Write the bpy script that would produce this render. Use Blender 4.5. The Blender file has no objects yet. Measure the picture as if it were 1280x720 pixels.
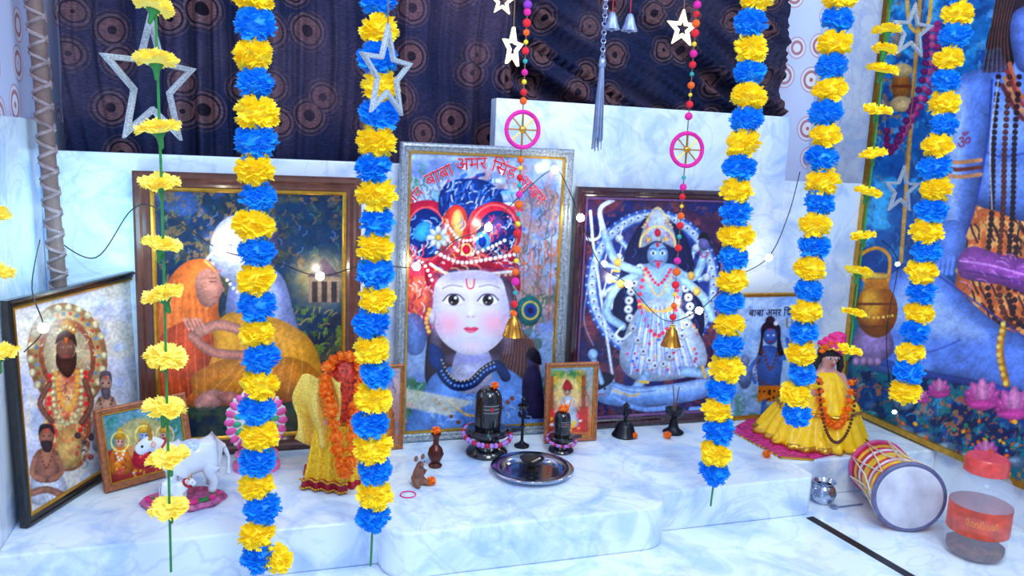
import bpy, math, random
import numpy as np
from mathutils import Vector, Matrix
random.seed(7); rng=np.random.default_rng(7)
SC=bpy.context.scene
try: SC.view_settings.view_transform='Standard'
except Exception: pass
# ---------------------------------------------------------------- camera
FPX=1000.0
CAM=Vector((0,0,0.86)); yaw=math.radians(18); pitch=math.radians(9.5); roll=math.radians(2.5)
FW=Vector((math.sin(yaw)*math.cos(pitch),math.cos(yaw)*math.cos(pitch),-math.sin(pitch)))
R0=Vector((math.cos(yaw),-math.sin(yaw),0)); U0=R0.cross(FW)
CR=R0*math.cos(roll)+U0*math.sin(roll); CU=U0*math.cos(roll)-R0*math.sin(roll)
def ray(px,py): return FW+CR*((px-640)/FPX)-CU*((py-360)/FPX)
def W(px,py,y): d=ray(px,py); return CAM+d*((y-CAM.y)/d.y)
def F(px,py,z): d=ray(px,py); return CAM+d*((z-CAM.z)/d.z)
def XP(px,py,x): d=ray(px,py); return CAM+d*((x-CAM.x)/d.x)
def proj(p):
    q=Vector(p)-CAM; dz=q.dot(FW); return (640+FPX*q.dot(CR)/dz,360-FPX*q.dot(CU)/dz)
cd=bpy.data.cameras.new('camera'); co=bpy.data.objects.new('camera',cd); SC.collection.objects.link(co)
cd.sensor_width=36; cd.lens=FPX*36/1280; cd.clip_start=0.02
co.matrix_world=Matrix(((CR.x,CU.x,-FW.x,CAM.x),(CR.y,CU.y,-FW.y,CAM.y),(CR.z,CU.z,-FW.z,CAM.z),(0,0,0,1)))
SC.camera=co
YW=2.035; ZS=0.10
# ---------------------------------------------------------------- materials
def lin(c):
    return tuple(((x/255)/12.92 if x/255<=0.04045 else ((x/255+0.055)/1.055)**2.4) for x in c)
def mat(name,rgb,rough=.5,metal=0,es=0,ecol=None,var=.18,scale=60,trans=0,coat=0,alpha=1,bump=0,sss=0):
    m=bpy.data.materials.new(name); m.use_nodes=True; nt=m.node_tree; b=nt.nodes['Principled BSDF']
    L=lin(rgb)
    n=nt.nodes.new('ShaderNodeTexNoise'); n.inputs['Scale'].default_value=scale; n.inputs['Detail'].default_value=3
    tc=nt.nodes.new('ShaderNodeTexCoord'); nt.links.new(tc.outputs['Object'],n.inputs['Vector'])
    r=nt.nodes.new('ShaderNodeValToRGB'); r.color_ramp.elements[0].position=.3; r.color_ramp.elements[1].position=.7
    r.color_ramp.elements[0].color=tuple(x*(1-var) for x in L)+(1,); r.color_ramp.elements[1].color=tuple(min(1,x*(1+var)) for x in L)+(1,)
    nt.links.new(n.outputs['Fac'],r.inputs['Fac']); nt.links.new(r.outputs['Color'],b.inputs['Base Color'])
    b.inputs['Roughness'].default_value=rough; b.inputs['Metallic'].default_value=metal
    if es: b.inputs['Emission Color'].default_value=lin(ecol or rgb)+(1,); b.inputs['Emission Strength'].default_value=es
    if trans: b.inputs['Transmission Weight'].default_value=trans
    if coat: b.inputs['Coat Weight'].default_value=coat; b.inputs['Coat Roughness'].default_value=.1
    if alpha<1: b.inputs['Alpha'].default_value=alpha
    if bump:
        bp=nt.nodes.new('ShaderNodeBump'); bp.inputs['Strength'].default_value=bump; bp.inputs['Distance'].default_value=.004
        nt.links.new(n.outputs['Fac'],bp.inputs['Height']); nt.links.new(bp.outputs['Normal'],b.inputs['Normal'])
    return m
def ramp(nt,stops,interp='LINEAR'):
    r=nt.nodes.new('ShaderNodeValToRGB'); r.color_ramp.interpolation=interp
    e=r.color_ramp.elements
    while len(e)<len(stops): e.new(.5)
    for k,(p,c) in enumerate(stops): e[k].position=p; e[k].color=lin(c)+(1,)
    return r
def marble(name,c1,c2,vein,rough=.18):
    m=bpy.data.materials.new(name); m.use_nodes=True; nt=m.node_tree; b=nt.nodes['Principled BSDF']
    g=nt.nodes.new('ShaderNodeNewGeometry')
    n=nt.nodes.new('ShaderNodeTexNoise'); n.inputs['Scale'].default_value=8; n.inputs['Detail'].default_value=9; n.inputs['Roughness'].default_value=.58; n.inputs['Distortion'].default_value=1.0
    nt.links.new(g.outputs['Position'],n.inputs['Vector'])
    r=ramp(nt,[(.32,c2),(.54,c1)]); nt.links.new(n.outputs['Fac'],r.inputs['Fac'])
    n2=nt.nodes.new('ShaderNodeTexNoise'); n2.inputs['Scale'].default_value=3.4; n2.inputs['Detail'].default_value=10; n2.inputs['Distortion'].default_value=2.2
    nt.links.new(g.outputs['Position'],n2.inputs['Vector'])
    r2=ramp(nt,[(.47,(0,0,0)),(.5,(135,135,135)),(.53,(0,0,0))]); nt.links.new(n2.outputs['Fac'],r2.inputs['Fac'])
    mx=nt.nodes.new('ShaderNodeMix'); mx.data_type='RGBA'
    nt.links.new(r2.outputs['Color'],mx.inputs['Factor']); nt.links.new(r.outputs['Color'],mx.inputs['A']); mx.inputs['B'].default_value=lin(vein)+(1,)
    nt.links.new(mx.outputs['Result'],b.inputs['Base Color']); b.inputs['Roughness'].default_value=rough
    return m
def circles(name,stops,scale,rnd,base2,rough=.8,axes=('X','Z'),wob=.1,spec=.5,mixmax=165,weave=True):
    m=bpy.data.materials.new(name); m.use_nodes=True; nt=m.node_tree; b=nt.nodes['Principled BSDF']
    g=nt.nodes.new('ShaderNodeNewGeometry'); sp=nt.nodes.new('ShaderNodeSeparateXYZ'); cb=nt.nodes.new('ShaderNodeCombineXYZ')
    nt.links.new(g.outputs['Position'],sp.inputs[0]); nt.links.new(sp.outputs[axes[0]],cb.inputs['X']); nt.links.new(sp.outputs[axes[1]],cb.inputs['Y'])
    v=nt.nodes.new('ShaderNodeTexVoronoi'); v.voronoi_dimensions='2D'; v.inputs['Scale'].default_value=scale; v.inputs['Randomness'].default_value=rnd
    nt.links.new(cb.outputs[0],v.inputs['Vector'])
    sc=nt.nodes.new('ShaderNodeSeparateColor'); nt.links.new(v.outputs['Color'],sc.inputs[0])
    ma=nt.nodes.new('ShaderNodeMath'); ma.operation='MULTIPLY_ADD'; ma.inputs[1].default_value=wob; nt.links.new(sc.outputs[0],ma.inputs[0]); nt.links.new(v.outputs['Distance'],ma.inputs[2])
    r=ramp(nt,stops,'CONSTANT'); nt.links.new(ma.outputs[0],r.inputs['Fac'])
    n=nt.nodes.new('ShaderNodeTexNoise'); n.inputs['Scale'].default_value=4; nt.links.new(g.outputs['Position'],n.inputs['Vector'])
    r3=ramp(nt,[(.4,(0,0,0)),(.65,(mixmax,)*3)]); nt.links.new(n.outputs['Fac'],r3.inputs['Fac'])
    mx=nt.nodes.new('ShaderNodeMix'); mx.data_type='RGBA'; mx.inputs['B'].default_value=lin(base2)+(1,)
    nt.links.new(r3.outputs['Color'],mx.inputs['Factor']); nt.links.new(r.outputs['Color'],mx.inputs['A'])
    res=mx.outputs['Result']
    if weave:
        n4=nt.nodes.new('ShaderNodeTexNoise'); n4.inputs['Scale'].default_value=1.0; n4.inputs['Detail'].default_value=2
        mp=nt.nodes.new('ShaderNodeMapping'); mp.inputs['Scale'].default_value=(90,90,420); nt.links.new(g.outputs['Position'],mp.inputs['Vector']); nt.links.new(mp.outputs[0],n4.inputs['Vector'])
        r4=ramp(nt,[(.3,(175,175,175)),(.7,(255,255,255))]); nt.links.new(n4.outputs['Fac'],r4.inputs['Fac'])
        m2=nt.nodes.new('ShaderNodeMix'); m2.data_type='RGBA'; m2.blend_type='MULTIPLY'; m2.inputs['Factor'].default_value=1
        nt.links.new(res,m2.inputs['A']); nt.links.new(r4.outputs['Color'],m2.inputs['B']); res=m2.outputs['Result']
    nt.links.new(res,b.inputs['Base Color']); b.inputs['Roughness'].default_value=rough; b.inputs['Specular IOR Level'].default_value=spec
    return m
def printmat(name,rough=.22):
    m=bpy.data.materials.new(name); m.use_nodes=True; nt=m.node_tree; b=nt.nodes['Principled BSDF']
    a=nt.nodes.new('ShaderNodeVertexColor'); a.layer_name='Col'
    nt.links.new(a.outputs['Color'],b.inputs['Base Color']); b.inputs['Roughness'].default_value=rough
    b.inputs['Specular IOR Level'].default_value=.4
    return m
PRINT=printmat('glazed_print'); VIN=printmat('vinyl_print',.4)
M_MARB=marble('white_marble',(234,244,255),(176,204,246),(140,158,200))
M_MARB2=marble('white_marble_floor',(240,247,255),(192,216,250),(156,176,216),.12)
M_CURT=circles('circle_print_curtain',[(0,(26,18,34)),(.13,(120,84,88)),(.27,(36,30,48)),(.31,(104,80,92)),(.36,(44,42,70)),(.41,(78,64,86)),(.44,(34,42,78))],8.2,.8,(96,80,100),.9,wob=.10,spec=.15,mixmax=180)
TS=[(0,(196,110,90)),(.09,(244,236,248)),(.20,(190,120,124)),(.27,(240,232,246)),(.33,(206,160,176)),(.36,(214,220,250))]
M_TILE=circles('floral_tile',TS,7.5,.9,(206,200,244),.2,weave=False)
M_TILEL=circles('floral_tile_side',TS,7.5,.9,(206,200,244),.2,('Y','Z'),weave=False)
BLK=mat('black_wire',(14,14,18),.4); YEL=mat('yellow_petal',(255,222,36),.6,var=.08,scale=90,es=.12); BLU=mat('blue_petal',(14,146,246),.6,var=.16,scale=90,es=.10); PALE=mat('pale_yellow_petal',(255,232,104),.6,var=.06,scale=90,es=.14)  # petals glow faintly by themselves to lift their dark shading
ORG=mat('orange_petal',(255,120,14),.6,var=.2,scale=120,es=.05); GRN=mat('green_stem',(40,130,60),.5); PNK=mat('pink_fabric',(235,40,130),.6)  # orange petals carry a weaker glow of the same sort
RED=mat('red_fabric',(180,16,44),.6); GOLDF=mat('gold_brocade',(255,184,44),.42,.05,var=.4,scale=220,bump=.5,es=.06); YELF=mat('yellow_satin',(255,196,8),.33,0,var=.18,scale=60,bump=.4,es=.10)  # brocade and satin glow slightly, offsetting the blue light
GOLD=mat('gold_trim',(214,160,60),.3,.8); STEEL=mat('stainless_steel',(190,200,220),.16,1,var=.08); BRASS=mat('brass',(190,130,50),.25,.9)
STONE=mat('black_stone',(16,16,22),.18,coat=.5); WOODB=mat('brown_wood',(92,48,36),.3,var=.3,scale=40,coat=.4); MAROON=mat('maroon_wood',(56,24,36),.22,var=.3,coat=.5)
SILV=mat('patterned_silver_frame',(146,156,168),.35,.3,var=.5,scale=170); BLACKF=mat('black_frame',(14,14,16),.2,coat=.4); WOODL=mat('carved_light_wood',(165,98,62),.4,var=.4,scale=120)
SKIN=mat('painted_skin',(240,190,170),.35,var=.05); WHT=mat('white_ceramic',(236,240,250),.2,var=.04,coat=.5); HAIR=mat('black_hair',(12,10,14),.5)
BACK=mat('backing_board',(70,50,40),.8); CORD=mat('twine',(120,90,70),.8); BULB=mat('lit_bulb',(255,240,200),.3,es=60,ecol=(255,246,220),var=0)
ACRYL=mat('frosted_glitter_acrylic',(200,210,230),.2,trans=.45,var=.5,scale=420,es=.03,ecol=(200,215,255),bump=.5); CREAM=mat('cream_rope',(240,226,200),.7)
# ---------------------------------------------------------------- geometry kit
class G:
    def __init__(s): s.v=[]; s.f=[]; s.m=[]; s.mi=0
    def add(s,vs,fs,M=None):
        o=len(s.v)
        for p in vs:
            p=Vector(p); s.v.append(tuple(M@p) if M else tuple(p))
        for f in fs: s.f.append(tuple(i+o for i in f)); s.m.append(s.mi)
        return s
    def box(s,lo,hi,M=None):
        x0,y0,z0=lo; x1,y1,z1=hi
        return s.add([(x0,y0,z0),(x1,y0,z0),(x1,y1,z0),(x0,y1,z0),(x0,y0,z1),(x1,y0,z1),(x1,y1,z1),(x0,y1,z1)],
          [(0,3,2,1),(4,5,6,7),(0,1,5,4),(1,2,6,5),(2,3,7,6),(3,0,4,7)],M)
    def lathe(s,prof,c=(0,0,0),n=32,M=None,mod=None):
        vs=[];fs=[];rings=[]
        for k,(r,z) in enumerate(prof):
            if r<1e-6: rings.append([len(vs)]); vs.append((c[0],c[1],c[2]+z))
            else:
                ids=[]
                for i in range(n):
                    a=2*math.pi*i/n; rr=r*(mod(a,k/(len(prof)-1)) if mod else 1)
                    ids.append(len(vs)); vs.append((c[0]+rr*math.cos(a),c[1]+rr*math.sin(a),c[2]+z))
                rings.append(ids)
        for a,b in zip(rings,rings[1:]):
            if len(a)==1 and len(b)==1: continue
            for i in range(n):
                j=(i+1)%n
                if len(a)==1: fs.append((a[0],b[j],b[i]))
                elif len(b)==1: fs.append((a[i],a[j],b[0]))
                else: fs.append((a[i],a[j],b[j],b[i]))
        return s.add(vs,fs,M)
    def ell(s,c,r,M=None,nu=16,nv=10):
        if not hasattr(r,'__len__'): r=(r,r,r)
        T=Matrix.Translation(c)@Matrix.Diagonal((r[0],r[1],r[2],1))
        if M: T=M@T
        prof=[(math.sin(math.pi*k/nv) if 0<k<nv else 0,-math.cos(math.pi*k/nv)) for k in range(nv+1)]
        return s.lathe(prof,n=nu,M=T)
    def tube(s,pts,r,n=8,closed=False):
        pts=[Vector(p) for p in pts]; N=len(pts)
        rs=r if hasattr(r,'__len__') else [r]*N
        vs=[];fs=[];up=None
        for k,p in enumerate(pts):
            a=pts[(k-1)%N] if (k>0 or closed) else p; b=pts[(k+1)%N] if (k<N-1 or closed) else p
            t=(b-a).normalized()
            if up is None:
                up=t.orthogonal().normalized()
            up=(up-t*up.dot(t)); up=up.normalized() if up.length>1e-6 else t.orthogonal().normalized()
            w=t.cross(up)
            for i in range(n):
                an=2*math.pi*i/n; vs.append(p+(up*math.cos(an)+w*math.sin(an))*rs[k])
        for k in range(N if closed else N-1):
            for i in range(n):
                j=(i+1)%n; a=k*n; b=((k+1)%N)*n; fs.append((a+i,a+j,b+j,b+i))
        if not closed: fs.append(tuple(range(n-1,-1,-1))); fs.append(tuple((N-1)*n+i for i in range(n)))
        return s.add(vs,fs)
    def torus(s,c,R,r,M=None,n=32,m=8):
        pts=[Vector((R*math.cos(2*math.pi*i/n),R*math.sin(2*math.pi*i/n),0))+Vector(c) for i in range(n)]
        if M: pts=[M@p for p in pts]
        return s.tube(pts,r,m,True)
    def extr(s,pts2,z0,z1,M=None):
        n=len(pts2); vs=[(x,y,z0) for x,y in pts2]+[(x,y,z1) for x,y in pts2]
        fs=[tuple(range(n-1,-1,-1)),tuple(range(n,2*n))]+[(i,(i+1)%n,n+(i+1)%n,n+i) for i in range(n)]
        return s.add(vs,fs,M)
WL={}
def link(o,parent=None,label=None,cat=None,group=None,kind=None):
    SC.collection.objects.link(o)
    if parent: o.parent=parent
    if label: o['label']=label
    if cat: o['category']=cat
    if group: o['group']=group
    if kind: o['kind']=kind
    return o
def thing(name,loc,label,cat,group=None):
    o=bpy.data.objects.new(name,None); o.empty_display_size=.02; o.location=loc; link(o,None,label,cat,group); WL[o.name]=Vector(loc); return o
def mesh(g,name):
    me=bpy.data.meshes.new(name); me.from_pydata(g.v,[],g.f); me.update(); return me
def obj(name,g,m,parent=None,label=None,cat=None,kind=None,smooth=True,org=None,bevel=0,group=None,angle=40):
    """g is in world coordinates; mesh is stored relative to its parent's base"""
    off=WL[parent.name] if parent else Vector(org or (0,0,0))
    g.v=[tuple(Vector(p)-off) for p in g.v]
    me=mesh(g,name)
    for mm in (m if isinstance(m,list) else [m]): me.materials.append(mm)
    if isinstance(m,list): me.polygons.foreach_set('material_index',g.m)
    if smooth:
        me.polygons.foreach_set('use_smooth',[True]*len(me.polygons))
        try: me.set_sharp_from_angle(angle=math.radians(angle))
        except Exception: pass
    o=bpy.data.objects.new(name,me)
    if not parent: o.location=off
    link(o,parent,label,cat,group,kind); WL[o.name]=off
    if bevel:
        b=o.modifiers.new('bevel','BEVEL'); b.width=bevel; b.segments=4; b.limit_method='ANGLE'
    return o
def skin(vs,es,rs,sub=2):
    me=bpy.data.meshes.new('t'); me.from_pydata([tuple(v) for v in vs],es,[]); o=bpy.data.objects.new('t',me); SC.collection.objects.link(o)
    o.modifiers.new('s','SKIN')
    for i,r in enumerate(rs): me.skin_vertices[0].data[i].radius=(r,r) if not hasattr(r,'__len__') else r
    me.skin_vertices[0].data[0].use_root=True
    ss=o.modifiers.new('u','SUBSURF'); ss.levels=sub; ss.render_levels=sub
    dg=bpy.context.evaluated_depsgraph_get(); e=o.evaluated_get(dg); em=e.to_mesh()
    V=[tuple(v.co) for v in em.vertices]; Fc=[tuple(p.vertices) for p in em.polygons]; e.to_mesh_clear()
    bpy.data.objects.remove(o); bpy.data.meshes.remove(me)
    return V,Fc
def cr(pts,closed=True,n=6):
    P=[np.array(p,float) for p in pts]; N=len(P); out=[]
    for i in range(N if closed else N-1):
        p0=P[(i-1)%N] if closed or i>0 else P[i]; p1=P[i]; p2=P[(i+1)%N]; p3=P[(i+2)%N] if closed or i+2<N else P[(i+1)%N]
        for k in range(n):
            t=k/n; out.append(tuple(.5*((2*p1)+(-p0+p2)*t+(2*p0-5*p1+4*p2-p3)*t*t+(-p0+3*p1-3*p2+p3)*t**3)))
    if not closed: out.append(tuple(P[-1]))
    return out
# ---------------------------------------------------------------- flowers
def flower_mesh(name,R,H,n,m,calyx=None,seed=0,flat=False):
    r=random.Random(seed); g=G(); g.ell((0,0,0),(R*.66,R*.66,H*.68),nu=12,nv=8)
    for k in range(n):
        zz=r.uniform(-1,1) if not flat else r.uniform(-.25,1); a=r.uniform(0,2*math.pi); q=math.sqrt(1-zz*zz)
        d=Vector((q*math.cos(a),q*math.sin(a),zz)); S=Vector((R,R,H))
        pt=lambda f:Vector((d.x*S.x*f,d.y*S.y*f,d.z*S.z*f))
        t=Vector((-math.sin(a),math.cos(a),0)); t=(t*math.cos(r.uniform(-.9,.9))+d.cross(t)*math.sin(r.uniform(-.9,.9))).normalized()
        w=R*r.uniform(.15,.24); e=r.uniform(.82,1.1); j=Vector((0,0,r.uniform(-.14,.14)*R))
        p0=pt(.5);p1=pt(.8)+j*.5;p2=pt(e)+j
        g.add([p0-t*w*.4,p0+t*w*.4,p1-t*w,p1+t*w,p2-t*w*.9,p2-t*w*.35-d*w*.25,p2+d*w*.15,p2+t*w*.4-d*w*.25,p2+t*w*.95],
              [(0,1,3,2),(2,3,5,4),(3,7,6,5),(3,8,7)])
    mats=[m]
    if calyx:
        g.mi=1; g.lathe([(0,-H*2.6),(R*.1,-H*2.4),(R*.16,-H*1.2),(R*.4,-H*.4),(0,0)],n=10); mats.append(calyx)
    me=mesh(g,name)
    for x in mats: me.materials.append(x)
    me.polygons.foreach_set('material_index',g.m)
    me.polygons.foreach_set('use_smooth',[True]*len(me.polygons)); return me
FLY=[flower_mesh('yellow_pompom',.0355,.029,210,YEL,seed=i) for i in range(3)]
FLB=[flower_mesh('blue_pompom',.0345,.029,210,BLU,seed=i+9) for i in range(3)]
FLF=[flower_mesh('yellow_carnation',.034,.013,130,PALE,GRN,seed=i+20,flat=True) for i in range(3)]
FLFS=[flower_mesh('small_yellow_carnation',.030,.011,90,YEL,GRN,seed=i+30,flat=True) for i in range(2)]
FLO=[flower_mesh('orange_marigold',.0135,.010,60,ORG,seed=i+40) for i in range(2)]
FLOB=flower_mesh('orange_marigold_big',.0165,.012,70,ORG,seed=50)
def child(name,me,parent,pos,rot=(0,0,0),scale=1):
    o=bpy.data.objects.new(name,me); o.location=Vector(pos)-WL[parent.name]; o.rotation_euler=rot; o.scale=(scale,)*3; link(o,parent); return o
ZTOP=1.36; YG=1.45
def garland(px,py,bot,firstcol,label,tail=0,sp=.0475):
    x=W(px,py,YG).x; zb=W(px,bot,YG).z
    zb=W(proj((x,YG,zb))[0],bot,YG).z
    t=thing('flower_garland',(x,YG,zb),label,'garland','blue and yellow flower garlands')
    obj('string',G().tube([(x,YG,zb-tail),(x+.002,YG,zb),(x,YG,ZTOP)],.0022,6),GRN,t)
    z=zb+.03;k=0
    while z<ZTOP-.03:
        yl=(k%2==0)==(firstcol=='y'); a=random.uniform(0,6.28)
        child('pompom_flower',random.choice(FLY if yl else FLB),t,(x+random.uniform(-.006,.006),YG+random.uniform(-.004,.004),z),(random.uniform(-.25,.25),random.uniform(-.25,.25),a),random.uniform(.9,1.08))
        z+=sp;k+=1
    if bot>700: child('pompom_flower',FLY[0],t,(x+.032,YG-.01,zb+.028),(.4,.5,0),.8)
    return t
XR=W(1083,250,YW).x; XL=W(52,250,YW).x
# ---------------------------------------------------------------- room shell
obj('floor',G().box((XL-.1,-.6,-.05),(XR+.1,2.4,0)),M_MARB2,kind='structure',smooth=False)
ztL=W(280,196,YW).z; ztM=W(800,134,YW).z; ztR=W(1035,228,YW).z
xs=W(619,165,YW).x; xm=W(985,190,YW).x
g=G(); g.box((XL,YW,0),(xs,YW+.05,ztL)); g.box((xs,YW,0),(xm,YW+.05,ztM)); g.box((xm,YW,0),(XR,YW+.05,ztR))
obj('wall_back',g,M_MARB,kind='structure',smooth=False,bevel=.003)
obj('wall_rear',G().box((XL-.1,YW+.30,0),(XR+.1,YW+.36,2.2)),M_TILE,kind='structure',smooth=False)
zl=W(60,150,YW).z
obj('wall_left',G().box((XL-.06,-.6,0),(XL,YW+.30,zl)),M_MARB,kind='structure',smooth=False)
obj('wall_left.001',G().box((XL-.06,-.6,zl),(XL-.012,YW+.30,2.2)),M_TILEL,kind='structure',smooth=False)
obj('wall_right',G().box((XR,-.6,0),(XR+.06,YW+.30,2.2)),M_MARB,kind='structure',smooth=False)
# platform outline with a nosed, protruding middle
xa=F(478,660,ZS).x; xb=F(830,620,ZS).x; YF=1.56; YP=1.485; YR=1.655
def arc(cx,cy,r,a0,a1,n=10): return [(cx+r*math.cos(math.radians(a0+(a1-a0)*k/n)),cy+r*math.sin(math.radians(a0+(a1-a0)*k/n))) for k in range(n+1)]
out=[(XL,YF),(xa-.003,YF)]+arc(xa+.06,YP+.06,.06,180,270)+arc(xb-.07,YP+.07,.07,270,360)+[(xb+.003,YF),(1.31,YF),(1.33,YF+.02),(1.33,YR),(XR,YR),(XR,YW),(XL,YW)]
obj('marble_altar_platform',G().extr(out,0,ZS),M_MARB,label='low white veined marble altar platform with rounded projecting edge',cat='altar',smooth=False,bevel=.010)
# dark inlay strip in the floor
a=F(1012,647,0);b=F(1150,728,0);u=(b-a).normalized();n_=Vector((-u.y,u.x,0))*.011
obj('trim_1',G().add([a-n_,b-n_,b+n_,a+n_,]+[p+Vector((0,0,.002)) for p in (a-n_,b-n_,b+n_,a+n_)],[(0,3,2,1),(4,5,6,7),(0,1,5,4),(1,2,6,5),(2,3,7,6),(3,0,4,7)]),BLK,kind='structure',smooth=False)
# curtains
def vnoise(x,y,seed=0):
    r=np.random.default_rng(seed); T=r.random((64,64)); x=np.asarray(x,float);y=np.asarray(y,float);xi=np.floor(x).astype(int);yi=np.floor(y).astype(int);fx=x-xi;fy=y-yi
    fx=fx*fx*(3-2*fx);fy=fy*fy*(3-2*fy); a=T[yi%64,xi%64];b=T[yi%64,(xi+1)%64];c=T[(yi+1)%64,xi%64];d=T[(yi+1)%64,(xi+1)%64]
    return (a*(1-fx)+b*fx)*(1-fy)+(c*(1-fx)+d*fx)*fy
def curtain(x0,x1,z0,z1,yc,amp,folds,drift,label,seed=0):
    nx,nz=300,60
    u,v=np.meshgrid(np.linspace(0,1,nx+1),np.linspace(0,1,nz+1))
    s=u+drift*v+.05*vnoise(u*5,v*2,seed)
    env=.35+.9*vnoise(u*5+3,v*1.3,seed+1)
    y=yc+amp*(1.5*(vnoise(s*folds*2,v*.8,seed+2)-.5)*env+1.2*(vnoise(s*folds*5,v*1.2,seed+3)-.5)*env+.4*(vnoise(s*folds*12,v*2,seed+4)-.5))
    vs=np.stack([x0+(x1-x0)*u,y,z0+(z1-z0)*v],-1).reshape(-1,3).tolist();fs=[]
    for j in range(nz):
        for i in range(nx): a=j*(nx+1)+i; fs.append((a,a+1,a+nx+2,a+nx+1))
    t=thing('curtain',((x0+x1)/2,yc,z0),label,'curtain')
    obj('cloth',G().add(vs,fs),M_CURT,t,angle=180)
    obj('curtain_rod',G().tube([(x0-.02,yc,z1),(x1+.02,yc,z1)],.008),STEEL,t)
curtain(W(76,100,2.15).x,W(640,100,2.15).x,ztL-.12,1.5,2.15,.060,8,.0,'dark navy curtain printed with brown circles, hanging behind marble ledge',3)
curtain(W(612,60,2.25).x,W(985,60,2.25).x,ztM-.14,1.5,2.25,.070,5,1.3,'dark navy circle-print curtain draped in diagonal folds',13)
# ---------------------------------------------------------------- picture painter
class Paint:
    def __init__(s,X,Y,shape): s.X=X;s.Y=Y;s.c=np.zeros((len(X),3))+128.;s.k=0;s.v=.3;s.nz=.55;s.smooth=[]
    def mix(s,idx,al,c): s.c[idx]=s.c[idx]*(1-al[:,None])+np.array(c,float)*al[:,None]
    def vol(s,idx,d,R,c,cy,h):
        """painterly modelling: darker rims, lighter tops, brushy variation"""
        if R<3.5 or s.v==0: return c
        f=1-s.v*(1-np.clip(-d/(R*.9),0,1))**1.3-s.v*.35*np.clip((s.Y[idx]-cy)/h,-1,1)
        if s.nz: f=f+s.v*s.nz*(vnoise(s.X[idx]/(R*.35+2),s.Y[idx]/(R*.5+2),7)-.5)
        c=np.array(c,float)[None,:]*f[:,None]; c[:,2]+=10*(1-f); return np.clip(c,0,255)
    def fill(s,c): s.c[:]=c
    def g(s,c0,c1,y0,y1,ax='Y'):
        t=np.clip(((s.Y if ax=='Y' else s.X)-y0)/(y1-y0),0,1)[:,None]; s.c=np.array(c0)*(1-t)+np.array(c1)*t
    def bl(s,c,sc,th=.5,soft=.15,a=1,box=None,sx=1,sy=1):
        s.k+=1; x=s.X/sc*sx+s.k*7.3; y=s.Y/sc*sy+s.k*3.1
        n=.55*vnoise(x,y,s.k)+.28*vnoise(x*2.3,y*2.3,s.k+50)+.17*vnoise(x*5.1,y*5.1,s.k+90); al=np.clip((n-th)/soft,0,1)*a
        if box:
            x0,y0,x1,y1=box[:4];f=6
            al=al*np.clip((s.X-x0)/f,0,1)*np.clip((x1-s.X)/f,0,1)*np.clip((s.Y-y0)/f,0,1)*np.clip((y1-s.Y)/f,0,1)
        s.mix(slice(None),al,c)
    def e(s,cx,cy,rx,ry,c,rot=0,s_=1.2,a=1):
        R=max(rx,ry)+s_+1; idx=np.where((abs(s.X-cx)<R)&(abs(s.Y-cy)<R))[0]
        if not len(idx): return
        x=s.X[idx]-cx;y=s.Y[idx]-cy;t=math.radians(rot);u=x*math.cos(t)+y*math.sin(t);v=-x*math.sin(t)+y*math.cos(t)
        d=(np.sqrt((u/rx)**2+(v/ry)**2)-1)*min(rx,ry)
        if s_<4: c=s.vol(idx,d,min(rx,ry),c,cy,ry)
        s.mix(idx,np.clip(.5-d/s_,0,1)*a,c)
    def ring(s,cx,cy,rx,ry,w,c,a=1,a0=0,a1=360):
        pts=[(cx+rx*math.cos(math.radians(a0+(a1-a0)*k/40)),cy+ry*math.sin(math.radians(a0+(a1-a0)*k/40))) for k in range(41)]; s.l(pts,w,c,a,False)
    def p(s,pts,c,s_=1.2,a=1,sm=False):
        if sm: pts=cr(pts)
        P_=np.array(pts,float); lo=P_.min(0)-2-s_;hi=P_.max(0)+2+s_
        idx=np.where((s.X>lo[0])&(s.X<hi[0])&(s.Y>lo[1])&(s.Y<hi[1]))[0]
        if not len(idx): return
        x=s.X[idx];y=s.Y[idx];ins=np.zeros(len(idx),bool);D=np.full(len(idx),1e9)
        for (x0,y0),(x1,y1) in zip(P_,np.roll(P_,-1,0)):
            with np.errstate(divide='ignore',invalid='ignore'):
                cnd=((y0>y)!=(y1>y))&(x<(x1-x0)*(y-y0)/((y1-y0) if y1!=y0 else 1e-9)+x0)
            ins^=cnd; dx,dy=x1-x0,y1-y0;L=dx*dx+dy*dy+1e-9;t=np.clip(((x-x0)*dx+(y-y0)*dy)/L,0,1);D=np.minimum(D,(x-x0-t*dx)**2+(y-y0-t*dy)**2)
        d=np.sqrt(D);d[ins]*=-1
        if sm and s_<4: c=s.vol(idx,d,min(26,.4*min(hi-lo)),c,(lo[1]+hi[1])/2,(hi[1]-lo[1])/2)
        s.mix(idx,np.clip(.5-d/s_,0,1)*a,c)
    def s(s,pts,c,s_=1.2,a=1): s.p(pts,c,s_,a,True)
    def l(s,pts,w,c,a=1,sm=True):
        if sm and len(pts)>2: pts=cr(pts,False,5)
        P_=np.array(pts,float);lo=P_.min(0)-w-2;hi=P_.max(0)+w+2
        idx=np.where((s.X>lo[0])&(s.X<hi[0])&(s.Y>lo[1])&(s.Y<hi[1]))[0]
        if not len(idx): return
        x=s.X[idx];y=s.Y[idx];D=np.full(len(idx),1e9)
        for (x0,y0),(x1,y1) in zip(P_,P_[1:]):
            dx,dy=x1-x0,y1-y0;L=dx*dx+dy*dy+1e-9;t=np.clip(((x-x0)*dx+(y-y0)*dy)/L,0,1);D=np.minimum(D,(x-x0-t*dx)**2+(y-y0-t*dy)**2)
        d=np.sqrt(D)-w/2
        if w>=7: c=s.vol(idx,d,w/2,c,0,1e9)
        s.mix(idx,np.clip(.5-d/1.2,0,1)*a,c)
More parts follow.
